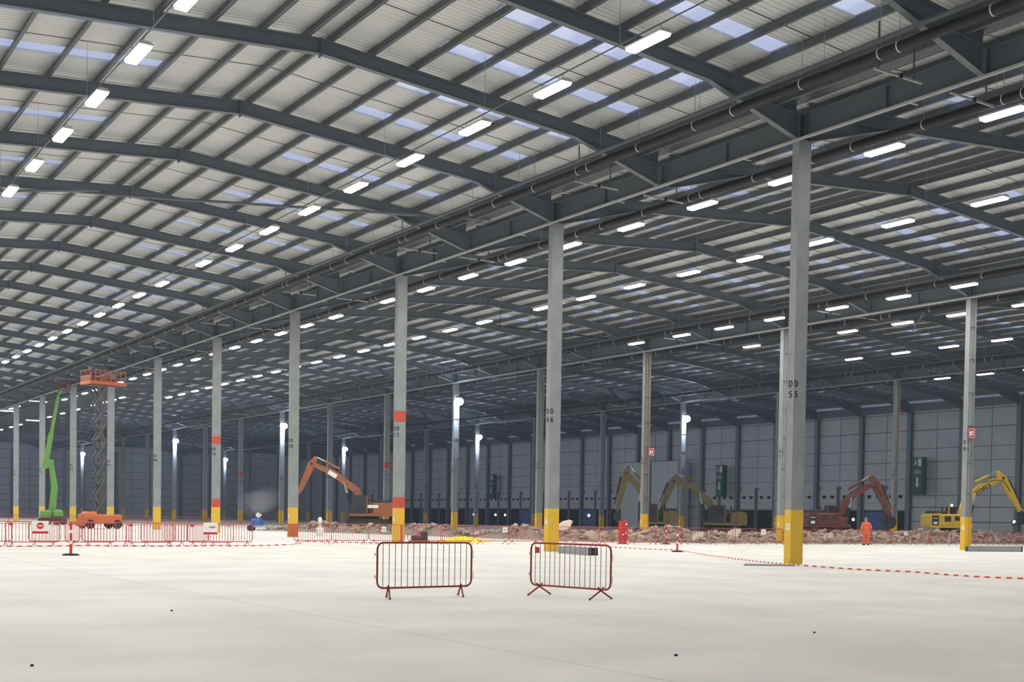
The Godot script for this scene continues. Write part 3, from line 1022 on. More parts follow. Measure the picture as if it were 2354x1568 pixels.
func barriers() -> void:
	var half := 1.13
	var frame := Mb.new().path(rounded(half, 0.21, 1.11, 0.13), 0.02, 8, true).mesh()
	var bars := Mb.new().tube(Vector3(0, 0.21, 0), Vector3(0, 1.11, 0), 0.008, 6, -1.0, false).mesh()
	var thick_bar := Mb.new().tube(Vector3(0, 0.21, 0), Vector3(0, 1.11, 0), 0.011, 6, -1.0, false).mesh()
	var foot := Mb.new()
	for s in [-1.0, 1.0]:
		foot.path([Vector3(s * 0.012, 0.25, s * -0.07), Vector3(s * 0.012, 0.2, s * -0.01), Vector3(0, 0.018, s * 0.33)], 0.018, 7)
		foot.tube(Vector3(0, 0.002, s * 0.345), Vector3(0, 0.03, s * 0.32), 0.022, 7)
	var foot_mesh := foot.mesh()
	var hooks := Mb.new()
	var loops := Mb.new()
	for y in [0.42, 0.86]:
		hooks.path([Vector3(-half, y, 0), Vector3(-half - 0.05, y, 0), Vector3(-half - 0.055, y + 0.05, 0)], 0.008, 6)
		loops.path([Vector3(half, y + 0.07, 0), Vector3(half + 0.045, y + 0.06, 0), Vector3(half + 0.045, y - 0.06, 0), Vector3(half, y - 0.07, 0)], 0.006, 6)
	var hm := hooks.mesh(); var lm := loops.mesh()
	var build := func(called: String, label: String, where: Vector3, turn: float, group: String, detail: bool, red: Material) -> Node3D:
		var t := thing(called, label, "barrier", where, turn, group)
		put("frame", frame, red, t)
		for i in 15:
			put("bar", bars if detail else thick_bar, mats["barrier bar"] if detail else red, t, Transform3D(Basis(), Vector3(-1.0 + i * 0.1429, 0, 0)))
		for s in [-0.87, 0.87]:
			put("foot", foot_mesh, red, t, Transform3D(Basis(Vector3.UP, -0.44 if called == "crowd_barrier" and group == "" and turn > 0.0 else 0.0), Vector3(s, 0, 0)))
		put("hook", hm, red, t)
		put("loop", lm, mats["galvanised"] if detail else red, t)
		return t
	var a: Node3D = build.call("crowd_barrier", "red metal crowd barrier standing alone, broadside to the view, before column D seven", at(21.55, 11.97), 0.065, "", true, mats["barrier red"])
	var b: Node3D = build.call("crowd_barrier", "red metal crowd barrier standing alone, turned away, with a dark red tag", at(20.53, 14.83), -1.37, "", true, mats["barrier red"])
	put("tag_plate", Mb.new().box(Vector3(-0.93, 0.96, 0.02), Vector3(0.13, 0.13, 0.01)).mesh(), mats["sign red"], b)
	# the overlapping line on the left
	var g := "red barriers in the overlapping line before the lifts"
	var i := 0
	for s in [[8.4, 57.4, 0.02], [11.75, 57.3, -0.03], [14.3, 57.35, 0.02], [17.0, 57.25, 0.03], [20.0, 57.5, -0.02]]:
		i += 1
		put("tag_plate", Mb.new().box(Vector3(-0.92, 1.0, 0.02), Vector3(0.18, 0.1, 0.01)).mesh(), mats["sign red"], build.call("crowd_barrier", "red crowd barrier, front line before the lifts, %s towards column D nine" % ordinal(i), at(s[1], s[0]), s[2], g, false, mats["barrier pale"]))
	i = 0
	for s in [[10.0, 58.7, 0.02], [13.0, 58.75, 0.0], [15.4, 58.8, -0.02], [18.1, 58.7, 0.02], [19.4, 59.3, 0.03], [21.4, 58.6, -0.02]]:
		i += 1
		build.call("crowd_barrier", "red crowd barrier in the rear line before the lifts, %s towards column D nine" % ordinal(i), at(s[1], s[0]), s[2], g, false, mats["barrier pale"])
	# the long fence before the rubble
	i = 0
	var w := 27.2
	var fence := []
	while w < 102.0:
		i += 1
		var l := 61.75 + (rng.randf() - 0.5) * 0.35
		fence.append(Vector2(w, l))
		build.call("crowd_barrier", "red crowd barrier in the long rubble fence, %s from column D eight" % ordinal(i), at(l, w), (rng.randf() - 0.5) * 0.08, "red barriers in the long fence before the rubble", false, mats["barrier pale"] if i < 12 else mats["barrier red"])
		w += 2.32
	# a dim line far behind on the left
	i = 0
	w = 14.0
	while w < 47.0:
		i += 1
		build.call("crowd_barrier", "dim red crowd barrier in the line beyond the scissor lift, %s towards the mist" % ordinal(i), at(131.0, w), 0.02, "dim red barriers in the line beyond the scissor lift", false, mats["barrier red"])
		w += 2.34
	# notices hung on barriers
	for s in [[12.05, 57.22, "white notice with a red stop disc and red strip on the barriers before the lifts", true], [19.95, 57.42, "white notice with small figures and red strip near column D nine", false]]:
		var t := thing("barrier_notice", s[2], "sign", at(s[1], s[0], 0.58))
		put("board", Mb.new().box(Vector3(0, 0.29, 0), Vector3(0.72, 0.58, 0.012)).mesh(), mats["white sheet"], t)
		put("strip", Mb.new().box(Vector3(0, 0.06, 0.009), Vector3(0.7, 0.1, 0.008)).mesh(), mats["sign red"], t)
		if s[3]:
			put("disc", Mb.new().tube(Vector3(0, 0.36, 0.006), Vector3(0, 0.36, 0.014), 0.15, 20).mesh(), mats["sign red"], t)
			put("disc_bar", Mb.new().box(Vector3(0, 0.36, 0.016), Vector3(0.2, 0.05, 0.006)).mesh(), mats["white sheet"], t)
		else:
			for k in 3:
				put("pictogram", Mb.new().tube(Vector3(-0.02 + k * 0.11, 0.36, 0.006), Vector3(-0.02 + k * 0.11, 0.36, 0.012), 0.05, 12).mesh(), mats["print grey"] if k != 1 else mats["sign red"], t)
	i = 0
	for s in [[39.6, 0.34, 0.3], [61.2, 0.44, 0.34], [76.6, 0.36, 0.3], [31.6, 0.3, 0.28]]:
		i += 1
		var t := thing("barrier_notice", ["small white notice on the rubble fence between columns D seven and D six", "cream notice on the rubble fence beside column D five", "small white notice on the rubble fence between the person and column E six", "small white notice on the rubble fence below the orange excavator"][i - 1], "sign", at(61.4, s[0], 0.72))
		for f in fence:
			if absf(f.x - s[0]) < 1.17:
				t.position.z = -f.y + 0.035 + absf(f.x - s[0]) * 0.04
		put("board", Mb.new().box(Vector3(0, s[2] * 0.5, 0), Vector3(s[1], s[2], 0.012)).mesh(), mats["white sheet"], t)
		put("print", Mb.new().box(Vector3(0, s[2] * 0.6, 0.008), Vector3(s[1] * 0.7, 0.03, 0.004)).box(Vector3(0, s[2] * 0.4, 0.008), Vector3(s[1] * 0.7, 0.03, 0.004)).mesh(), mats["print grey"], t)
	# tape posts
	i = 0
	for s in [[46.1, 10.78, 1.18], [47.48, 41.08, 1.1], [62.3, 52.9, 1.3]]:
		i += 1
		var t := thing("tape_post", ["red and white tape post on a flat black base before the barrier line", "red tape post on a black base where the striped tape ends by column E eight", "slim orange-red post standing at the rubble fence behind the tape post"][i - 1], "post", at(s[0], s[1]))
		put("base", Mb.new().lathe([Vector2(0, 0), Vector2(0.3, 0), Vector2(0.3, 0.035), Vector2(0.26, 0.06), Vector2(0.05, 0.08), Vector2(0.0, 0.08)], Vector3.ZERO, 16).mesh(), mats["rubber"], t)
		var h: float = s[2]
		put("pole", Mb.new().tube(Vector3(0, 0.07, 0), Vector3(0, h, 0), 0.05, 12).mesh(), mats["tape red"], t)
		for y in [0.42, 0.82]:
			put("white_band", Mb.new().tube(Vector3(0, y, 0), Vector3(0, y + 0.12, 0), 0.053, 12).mesh(), mats["tape white"], t)
		put("cap", Mb.new().tube(Vector3(0, h, 0), Vector3(0, h + 0.06, 0), 0.06, 12, 0.04).mesh(), mats["cone orange"], t)
	# striped tape
	tape("striped tape lying low along the barriers before the lifts", [at(57.0, -2.0, 0.08), at(57.0, 8.0, 0.05), at(56.9, 14.0, 0.07), at(57.1, 20.0, 0.06), at(57.3, 24.0, 0.1), at(60.4, 26.2, 0.2), at(60.6, 33.8, 0.1)])
	tape("striped tape lying along the floor past column D five", [at(53.0, 41.0, 0.1), at(47.3, 41.0, 0.12), at(39.1, 36.5, 0.06), at(31.6, 33.2, 0.06), at(26.4, 33.1, 0.05), at(21.9, 32.5, 0.06), at(17.0, 31.6, 0.06)])


func tape(label: String, pts: Array) -> void:
	var t := thing("striped_tape", "red and white " + label, "tape")
	var red := Mb.new()
	var white := Mb.new()
	var carry := 0.0
	var on := true
	for i in pts.size() - 1:
		var a: Vector3 = pts[i]
		var b: Vector3 = pts[i + 1]
		var len := a.distance_to(b)
		var s := 0.0
		while s < len - 0.001:
			var e := minf(s + 0.21 - carry, len)
			carry = fmod(carry + (e - s), 0.21)
			var p := a.lerp(b, s / len)
			var q := a.lerp(b, e / len)
			p.y -= 0.03 * sin(PI * s / len); q.y -= 0.03 * sin(PI * e / len)
			(red if on else white).bar(p, q, 0.02, 0.048, Vector3(0.3, 1, 0.2).normalized())
			if carry < 0.001 or carry > 0.2095:
				on = not on
				carry = 0.0
			s = e
	put("red_stripes", red.mesh(), mats["tape red"], t)
	put("white_stripes", white.mesh(), mats["tape white"], t)


# ------------------------------------------------------------------ small things on the site
func site_bits() -> void:
	# loose steel beams on the floor
	for s in [[at(44.9, 32.85, 0.0), -PI / 2 - 0.17, 3.2, 0.42, 0.34, "short grey steel beam with a black end lying behind the turned barrier"], [at(45.9, 65.0, 0.0), -0.297, 3.85, 0.34, 0.34, "long grey steel beam lying on the floor at the foot of column E six"]]:
		var t := thing("steel_beam", s[5], "beam", s[0], s[1])
		var m := Mb.new()
		for k in [-1.0, 1.0]:
			m.box(Vector3(0, s[4] * 0.5, k * (s[3] * 0.5 - 0.012)), Vector3(s[2], s[4], 0.024))
		m.box(Vector3(0, s[4] - 0.03, 0), Vector3(s[2] - 0.02, 0.03, s[3] - 0.05))
		m.box(Vector3(0, 0.03, 0), Vector3(s[2] - 0.02, 0.03, s[3] - 0.05))
		put("section", m.mesh(), mats["beam grey"], t)
		put("end_cap", Mb.new().box(Vector3(s[2] * 0.5 - 0.02, s[4] * 0.5, 0), Vector3(0.1, s[4] + 0.012, s[3] + 0.012)).mesh(), mats["machine dark"], t)
		for x in [-0.3, 0.32]:
			put("strap", Mb.new().box(Vector3(s[2] * x, s[4] * 0.5, 0), Vector3(0.03, s[4] + 0.014, s[3] + 0.014)).mesh(), mats["wall post"], t)
	var st := thing("floor_strip", "thin grey metal strip lying on the floor at the foot of column D five", "strip", at(32.3, 32.4), -0.5)
	put("strip", Mb.new().box(Vector3(0, 0.02, 0), Vector3(1.9, 0.04, 0.14)).box(Vector3(0, 0.05, 0.07), Vector3(1.9, 0.04, 0.02)).mesh(), mats["galvanised"], st)
	# yellow sheet humped over something
	var ys := thing("yellow_sheet", "bright yellow sheet lying humped on the floor behind the broadside barrier", "sheet", at(66.6, 39.6))
	var sh := Mb.new()
	var grid := []
	for i in 15:
		var r := []
		for j in 9:
			var u := i / 7.0 - 1.0
			var v := j / 4.0 - 1.0
			var h := 0.36 * (1.0 - u * u * 0.95) * (1.0 - v * v) + 0.02 + 0.02 * sin(i * 2.1 + j)
			r.append(Vector3(u * 1.75, maxf(h, 0.015), v * 0.9))
		grid.append(r)
	for i in 14:
		for j in 8:
			sh.quad(grid[i][j], grid[i][j + 1], grid[i + 1][j + 1], grid[i + 1][j])
	put("sheet", sh.mesh(), mats["sheet yellow"], ys)
	put("hem", Mb.new().box(Vector3(0, 0.01, 0.9), Vector3(3.4, 0.02, 0.05)).box(Vector3(0, 0.01, -0.9), Vector3(3.4, 0.02, 0.05)).mesh(), mats["sheet yellow"], ys)
	# dark pump and box beside column D 7
	var pu := thing("site_pump", "small dark pump on skids on the floor beside column D seven", "pump", at(66.0, 36.2), 0.2)
	put("skid", Mb.new().box(Vector3(0, 0.06, 0.2), Vector3(1.3, 0.12, 0.1)).box(Vector3(0, 0.06, -0.2), Vector3(1.3, 0.12, 0.1)).mesh(), mats["machine dark"], pu)
	put("motor", Mb.new().tube(Vector3(-0.55, 0.26, 0), Vector3(0.1, 0.26, 0), 0.18, 12).mesh(), mats["machine dark"], pu)
	put("fan_box", Mb.new().bevel_box(Vector3(0.4, 0.38, 0), Vector3(0.3, 0.6, 0.4), 0.04).mesh(), mats["machine dark"], pu)
	# red fire point
	var fp := thing("fire_point", "tall red fire point cabinet standing before the rubble near column E eight", "cabinet", at(62.9, 49.7))
	put("cabinet", Mb.new().bevel_box(Vector3(0, 0.92, 0), Vector3(0.5, 1.2, 0.36), 0.03).mesh(), mats["sign red"], fp)
	put("stand", Mb.new().box(Vector3(-0.18, 0.16, 0), Vector3(0.06, 0.32, 0.3)).box(Vector3(0.18, 0.16, 0), Vector3(0.06, 0.32, 0.3)).box(Vector3(0, 0.02, 0), Vector3(0.6, 0.04, 0.5)).mesh(), mats["sign red"], fp)
	put("bell", Mb.new().tube(Vector3(0.12, 1.3, 0.18), Vector3(0.12, 1.3, 0.24), 0.07, 12).mesh(), mats["white sheet"], fp)
	put("label_plate", Mb.new().box(Vector3(-0.1, 0.62, 0.183), Vector3(0.12, 0.1, 0.01)).box(Vector3(0.12, 0.72, 0.183), Vector3(0.1, 0.12, 0.01)).mesh(), mats["white sheet"], fp)
	# white capped marker
	var mk := thing("marker_post", "white bulb-headed marker standing on a white block beside column D eight", "marker", at(84.0, 37.6))
	put("block", Mb.new().bevel_box(Vector3(0, 0.33, 0), Vector3(0.5, 0.66, 0.4), 0.08).mesh(), mats["white sheet"], mk)
	put("neck", Mb.new().tube(Vector3(0, 0.64, 0), Vector3(0, 1.05, 0), 0.08, 10).mesh(), mats["white sheet"], mk)
	put("head", Mb.new().ball(Vector3(0, 1.2, 0), Vector3(0.17, 0.24, 0.17), 12, 8).mesh(), mats["white sheet"], mk)
	# dust suppression cannon with its mist
	var dc := thing("mist_cannon", "blue dust suppression cannon on a wheeled frame, between columns D nine and D eight", "cannon", at(106.8, 41.5), -YAW)
	put("tank", Mb.new().bevel_box(Vector3(0, 0.86, 0), Vector3(1.1, 0.66, 0.9), 0.2).mesh(), mats["cannon blue"], dc)
	put("chassis", Mb.new().box(Vector3(0.1, 0.42, 0), Vector3(1.8, 0.1, 0.8)).box(Vector3(1.2, 0.42, 0), Vector3(1.2, 0.06, 0.06)).mesh(), mats["galvanised"], dc)
	for s in [-0.45, 0.45]:
		put("wheel", Mb.new().tube(Vector3(-0.5, 0.28, s - 0.07), Vector3(-0.5, 0.28, s + 0.07), 0.28, 14).mesh(), mats["rubber"], dc)
	put("leg", Mb.new().tube(Vector3(1.0, 0, 0), Vector3(1.0, 0.42, 0), 0.04, 8).mesh(), mats["galvanised"], dc)
	put("nozzle", Mb.new().tube(Vector3(0.05, 1.3, 0), Vector3(0.25, 1.62, 0), 0.2, 14, 0.26).mesh(), mats["white sheet"], dc)
	var plume := Node3D.new()
	plume.name = "mist_plume"
	add_child(plume)
	tag(plume, "pale puff of mist above the blue dust cannon", "mist", "", "stuff")
	for f in [[0.1, 1.9, 0.9, 0.2], [0.2, 2.3, 1.4, 0.16], [0.4, 2.7, 2.2, 0.09], [-0.3, 2.5, 2.5, 0.06], [1.0, 3.1, 2.0, 0.06]]:
		var fog := FogVolume.new()
		fog.name = numbered("mist", plume)
		fog.size = Vector3(f[2] * 1.35, f[2], f[2])
		fog.shape = RenderingServer.FOG_VOLUME_SHAPE_ELLIPSOID
		var fm := FogMaterial.new()
		fm.density = f[3]
		fm.albedo = Color(0.95, 0.96, 1.0)
		fm.edge_fade = 0.6
		fog.material = fm
		plume.add_child(fog)
		fog.position = at(106.8, 41.5, f[1]) + Vector3(cos(YAW), 0, sin(YAW)) * f[0]
	# work lights and beacons on stands in the dark half
	var wl: Node3D
	var i := 0
	for s in [[171.0, 103.9, "work light by the loading doors, first of three past column E ten"], [169.1, 106.9, "work light by the loading doors, second of three past column E ten"], [168.2, 108.2, "work light by the loading doors, third of three past column E ten"], [120.5, 89.8, "work light past column D six before the loading doors"], [97.0, 109.5, "work light behind the boom of the red excavator"], [100.6, 106.6, "work light beside column D five"], [82.5, 120.3, "work light under the arm of the yellow excavator"], [99.0, 113.0, "work light beside the blue-leafed door"]]:
		i += 1
		var lab: String = "small bright " + s[2]
		if wl == null:
			wl = thing("work_light", lab, "work light", at(s[0], s[1]))
			var legs := Mb.new()
			for k in 3:
				legs.tube(Vector3(0, 1.0, 0), Vector3(cos(TAU * k / 3) * 0.5, 0, sin(TAU * k / 3) * 0.5), 0.025, 6)
			legs.tube(Vector3(0, 0.95, 0), Vector3(0, 1.9, 0), 0.03, 8)
			put("tripod", legs.mesh(), mats["machine dark"], wl)
			put("lens", Mb.new().ball(Vector3(0, 2.0, 0.06), Vector3(0.17, 0.17, 0.1), 12, 8).mesh(), mats["work lens"], wl)
			put("hood", Mb.new().box(Vector3(0, 2.0, -0.08), Vector3(0.42, 0.4, 0.08)).mesh(), mats["machine dark"], wl)
			var o := SpotLight3D.new()
			o.name = "work_lamp_light"
			o.light_energy = 2.0
			o.light_size = 0.15
			o.spot_angle = 70.0
			o.spot_range = 60.0
			o.spot_attenuation = 2.0
			o.shadow_enabled = true
			o.position = Vector3(0, 2.0, 0.2)
			o.basis = Basis(Vector3.UP, PI)
			wl.add_child(o)
		else:
			copy(wl, "work_light", lab, at(s[0], s[1]))
	# scraps on the near floor
	i = 0
	for s in [[13.47, 2.76], [20.0, 6.3], [11.2, 9.7], [12.6, 13.6]]:
		i += 1
		tag(put("debris_scrap", Mb.new().ball(Vector3(0, 0.012, 0), Vector3(0.03, 0.014, 0.02), 6, 4).mesh(), mats["machine dark"], self, Transform3D(Basis(Vector3.UP, i), at(s[0], s[1]))), ["tiny dark scrap on bare floor across the joint from the camera", "tiny dark scrap on the floor beyond the joint line", "tiny dark scrap on the floor in front of the broadside barrier", "tiny dark scrap on the floor in front of the turned barrier"][i - 1], "scrap")


func lump(seed_: int, flat: float) -> Mb:
	var r := RandomNumberGenerator.new()
	r.seed = seed_
	var pts := []
	for i in 14:
		var d := Vector3(r.randfn(), r.randfn(), r.randfn()).normalized()
		pts.append(Vector3(d.x, d.y * flat, d.z) * r.randf_range(0.75, 1.0))
	# convex hull by brute force
	var m := Mb.new()
	for i in 14:
		for j in range(i + 1, 14):
			for k in range(j + 1, 14):
				var nn: Vector3 = (pts[j] - pts[i]).cross(pts[k] - pts[i])
				var pos := 0
				var neg := 0
				for q in 14:
					if q != i and q != j and q != k:
						if nn.dot(pts[q] - pts[i]) > 0: pos += 1
						else: neg += 1
				if pos == 0: m.tri(pts[i], pts[j], pts[k])
				elif neg == 0: m.tri(pts[i], pts[k], pts[j])
	return m


func rubble() -> void:
	# the heap's front edge runs from near the cannon to the right along the fence
	var edge := [Vector2(44.0, 110.0), Vector2(47.2, 98.0), Vector2(49.3, 86.0), Vector2(50.0, 78.0), Vector2(52.0, 68.0), Vector2(61.0, 64.6), Vector2(112.0, 63.6)]
	var front := func(w: float) -> float:
		for i in edge.size() - 1:
			if w <= edge[i + 1].x:
				return lerpf(edge[i].y, edge[i + 1].y, clampf((w - edge[i].x) / (edge[i + 1].x - edge[i].x), 0, 1))
		return edge[-1].y
	# front(w) for w between 34 and 47 is the strip behind the fence near D 8
	var hn := FastNoiseLite.new()
	hn.seed = 4
	hn.frequency = 0.09
	hn.fractal_octaves = 4
	var height := func(w: float, l: float) -> float:
		var f: float = front.call(w)
		if w < 44.0 or l < f:
			return 0.0
		var t := clampf((l - f) / 2.5, 0.0, 1.0) * clampf((f + 11.0 - l) / 4.0, 0.0, 1.0) * clampf((w - 44.0) / 3.0, 0, 1)
		return t * (0.6 + 0.6 * hn.get_noise_2d(w, l) + 0.3 * hn.get_noise_2d(w * 4.0, l * 4.0))
	var ground := Mb.new()
	for i in 110:
		for j in 52:
			var w := 42.0 + i * 0.75
			var l := 62.5 + j * 1.0
			var c := []
			for q in [[0, 0], [0.75, 0], [0.75, 1.0], [0, 1.0]]:
				c.append(at(l + q[1], w + q[0], height.call(w + q[0], l + q[1]) + 0.01))
			if c[0].y > 0.011 or c[1].y > 0.011 or c[2].y > 0.011 or c[3].y > 0.011:
				ground.quad(c[0], c[1], c[2], c[3])
	tag(put("rubble_heap", ground.mesh(), mats["dust"]), "long low heap of dusty broken concrete behind the red fence", "rubble", "", "stuff")
	var lumps := []
	for k in 5:
		lumps.append(lump(40 + k, 0.65).mesh())
	for k in 5:
		var mm := MultiMesh.new()
		mm.transform_format = MultiMesh.TRANSFORM_3D
		mm.use_colors = true
		mm.mesh = lumps[k]
		var xs := []
		var cs := []
		var tries := 0
		while xs.size() < 900 and tries < 9000:
			tries += 1
			var w := rng.randf_range(44.5, 112.0)
			var l: float = front.call(w) + absf(rng.randfn()) * 3.2 - 0.3
			var h: float = height.call(w, l)
			if l < 62.9:
				continue
			var s := 0.09 + 0.34 * pow(rng.randf(), 2.6)
			if h < 0.1 and s > 0.2:
				s = 0.12
			var bs := Basis(Vector3.UP, rng.randf() * TAU) * Basis(Vector3.RIGHT, rng.randfn() * 0.5)
			xs.append(Transform3D(bs.scaled(Vector3.ONE * s), at(l, w, h + s * 0.25)))
			var v := rng.randf_range(0.55, 1.0)
			cs.append(Color(v, v * rng.randf_range(0.93, 1.0), v * rng.randf_range(0.84, 0.98)))
		mm.instance_count = xs.size()
		for i in xs.size():
			mm.set_instance_transform(i, xs[i])
			mm.set_instance_color(i, cs[i])
		var o := MultiMeshInstance3D.new()
		o.name = numbered("rubble_lumps", self)
		o.multimesh = mm
		o.material_override = mats["rubble"]
		add_child(o, true)
		tag(o, "countless broken concrete lumps strewn over the heap behind the red fence", "rubble", "rubble behind the fence", "stuff")
	# the larger slabs that stand out
	var big := [[66.5, 47.6, 1.15, 0.75, "pale upturned concrete slab on top of the rubble near the red fire point"], [64.2, 48.2, 0.45, 0.7, "pale broken slab leaning low in the rubble beside the red fire point"], [66.0, 62.5, 0.7, 0.8, "broad broken slab in the rubble behind the tape post"], [66.0, 86.2, 0.75, 0.85, "large pale lump in the rubble beyond column E six"], [65.2, 71.5, 0.55, 0.6, "pale lump in the rubble behind the person in orange"], [66.0, 76.5, 0.6, 0.75, "broken slab in the rubble between the person and column E six"], [65.0, 58.0, 0.5, 0.6, "flat slab in the rubble before column E seven"]]
	var i := 0
	for s in big:
		i += 1
		var m := lump(80 + i, 0.4)
		var bs := Basis(Vector3(0.3, 0, 1).normalized(), 0.5 * (1 if i % 2 else -1)) * Basis(Vector3.UP, i * 1.3)
		tag(put("concrete_slab", m.mesh(), mats["slab chunk"], self, Transform3D(bs.scaled(Vector3(s[3] * 1.2, s[3], s[3] * 0.8)), at(s[0], s[1], s[2]))), s[4], "slab")
	for s in [[65.3, 43.5 + 9.0, 2.6, "pale timber plank lying slanted on the rubble near column E eight"], [64.8, 75.0, 4.0, "long pale plank sticking out of the rubble beside the person in orange"]]:
		tag(put("plank", Mb.new().bar(Vector3(-s[2] * 0.5, 0.35, 0.2), Vector3(s[2] * 0.5, 0.85, -0.2), 0.24, 0.06).mesh(), mats["slab chunk"], self, Transform3D(Basis(), at(s[0], s[1]))), s[3], "plank")


# ------------------------------------------------------------------ machines
func spine(pts: Array, half: Array) -> PackedVector2Array:
	var a := PackedVector2Array()
	var b := PackedVector2Array()
	for i in pts.size():
		var p: Vector2 = pts[maxi(i - 1, 0)]
		var q: Vector2 = pts[mini(i + 1, pts.size() - 1)]
		var d := (q - p).normalized()
		var nn := Vector2(-d.y, d.x)
		a.append(pts[i] + nn * half[i])
		b.append(pts[i] - nn * half[i])
	b.reverse()
	a.append_array(b)
	return a


func excavator(label: String, place: Vector3, turn: float, paint: Material, foot: Vector2, mid: Vector2, knee: Vector2, peak: Vector2, tip: Vector2, rear: float, glow: bool, word := "") -> Node3D:
	# x forward, y up, z to the machine's right; the cab stands on its left
	var t := thing("excavator", label, "excavator", place, turn)
	var dark: Material = mats["machine dark"]
	for s in [-1.15, 1.15]:
		var tr := Mb.new()
		var outline := PackedVector2Array()
		for i in 9:
			var a := -PI / 2 + PI * i / 8.0
			outline.append(Vector2(1.6 + cos(a) * 0.45, 0.45 + sin(a) * 0.45))
		for i in 9:
			var a := PI / 2 + PI * i / 8.0
			outline.append(Vector2(-1.6 + cos(a) * 0.45, 0.45 + sin(a) * 0.45))
		tr.prism(outline, 0.3, Transform3D(Basis(), Vector3(0, 0, s)))
		for i in 22:
			var u := -1.6 + 3.2 * (i + 0.5) / 22.0
			for y in [0.02, 0.9]:
				tr.box(Vector3(u, y, s), Vector3(0.11, 0.05, 0.6))
		for i in 6:
			for e in [-1.0, 1.0]:
				var a := -PI / 2 + PI * (i + 0.5) / 6.0
				tr.box(Vector3(e * (1.6 + cos(a) * 0.45), 0.45 + sin(a) * 0.45, s), Vector3(0.05, 0.16, 0.6), Basis(Vector3.BACK, e * a))
		put("track", tr.mesh(), mats["track steel"], t)
		var rollers := Mb.new()
		for i in 7:
			rollers.tube(Vector3(-1.5 + i * 0.5, 0.2, s - 0.2), Vector3(-1.5 + i * 0.5, 0.2, s + 0.2), 0.13, 10)
		put("roller", rollers.mesh(), dark, t)
	put("undercarriage", Mb.new().bevel_box(Vector3(0, 0.72, 0), Vector3(1.7, 0.5, 2.0), 0.15).mesh(), dark, t)
	put("slew_ring", Mb.new().tube(Vector3(0, 0.95, 0), Vector3(0, 1.2, 0), 0.75, 20).mesh(), dark, t)
	var house := put("house", Mb.new().bevel_box(Vector3(0.15, 1.32, 0), Vector3(3.4, 0.28, 2.6), 0.06).bevel_box(Vector3(-0.35, 1.95, 0.75), Vector3(2.3, 1.0, 1.1), 0.1).bevel_box(Vector3(-0.95, 1.95, -0.55), Vector3(1.1, 1.0, 1.5), 0.1).bevel_box(Vector3(1.1, 1.75, 0.9), Vector3(0.9, 0.7, 0.8), 0.08).mesh(), paint, t)
	var cw := PackedVector2Array([Vector2(rear + 0.05, 1.2), Vector2(rear + 0.95, 1.14), Vector2(rear + 0.95, 2.52), Vector2(rear + 0.12, 2.46), Vector2(rear, 2.2), Vector2(rear - 0.02, 1.5)])
	put("counterweight", Mb.new().prism(cw, 2.7).mesh(), paint, t)
	put("vent_grille", Mb.new().box(Vector3(-0.5, 2.0, 1.305), Vector3(0.6, 0.5, 0.02)).box(Vector3(0.35, 2.05, 1.305), Vector3(0.45, 0.4, 0.02)).mesh(), mats["track steel"], house)
	put("data_plate", Mb.new().box(Vector3(rear + 0.45, 1.85, 1.36), Vector3(0.6, 0.9, 0.02)).mesh(), dark, house)
	put("data_plate_mark", Mb.new().box(Vector3(rear + 0.45, 1.62, 1.372), Vector3(0.36, 0.24, 0.01)).box(Vector3(rear + 0.45, 2.05, 1.372), Vector3(0.4, 0.06, 0.01)).mesh(), mats["white sheet"], house)
	put("engine_cover", Mb.new().bevel_box(Vector3(-1.15, 2.58, 0), Vector3(1.3, 0.3, 2.1), 0.12).mesh(), dark, t)
	put("exhaust", Mb.new().tube(Vector3(-0.75, 2.6, 0.5), Vector3(-0.75, 3.1, 0.5), 0.08, 10).mesh(), dark, t)
	var rail := Mb.new()
	rail.path([Vector3(1.4, 1.5, 1.25), Vector3(1.4, 2.9, 1.25), Vector3(0.5, 2.95, 1.25), Vector3(0.3, 2.4, 1.25)], 0.025, 6)
	put("handrail", rail.mesh(), paint, t)
	var cabp := PackedVector2Array([Vector2(0.1, 1.45), Vector2(1.75, 1.45), Vector2(1.8, 2.1), Vector2(1.5, 3.05), Vector2(1.3, 3.15), Vector2(0.15, 3.15)])
	var cab := put("cab", Mb.new().prism(cabp, 1.0, Transform3D(Basis(), Vector3(0, 0, -0.82))).mesh(), dark, t)
	var glass := PackedVector2Array([Vector2(0.3, 2.1), Vector2(1.0, 2.1), Vector2(1.0, 3.0), Vector2(0.3, 3.0)])
	var gl2 := PackedVector2Array([Vector2(1.1, 1.75), Vector2(1.68, 1.75), Vector2(1.68, 2.2), Vector2(1.42, 3.0), Vector2(1.1, 3.0)])
	put("window", Mb.new().prism(glass, 1.03, Transform3D(Basis(), Vector3(0, 0, -0.82))).prism(gl2, 1.03, Transform3D(Basis(), Vector3(0, 0, -0.82))).mesh(), mats["cab glass"], cab)
	put("post", Mb.new().bar(Vector3(0.15, 1.5, -1.3), Vector3(0.15, 3.1, -1.3), 0.1, 0.1).bar(Vector3(0.15, 1.5, -0.33), Vector3(0.15, 3.1, -0.33), 0.1, 0.1).mesh(), paint, cab)
	# the arm
	var boom := put("boom", Mb.new().prism(spine([foot, mid, knee, peak], [0.22, 0.32, 0.29, 0.2]), 0.55).mesh(), paint, t)
	var sd := (tip - peak).normalized()
	var back := peak - sd * 0.75 + Vector2(-sd.y, sd.x) * -0.1
	put("stick", Mb.new().prism(spine([back, peak, peak.lerp(tip, 0.45), tip], [0.14, 0.36, 0.3, 0.16]), 0.4).mesh(), paint, t)
	put("pivot_pin", Mb.new().tube(Vector3(peak.x, peak.y, -0.36), Vector3(peak.x, peak.y, 0.36), 0.12, 12).tube(Vector3(tip.x, tip.y, -0.26), Vector3(tip.x, tip.y, 0.26), 0.09, 10).mesh(), dark, t)
	var mk := mid.lerp(knee, 0.55)
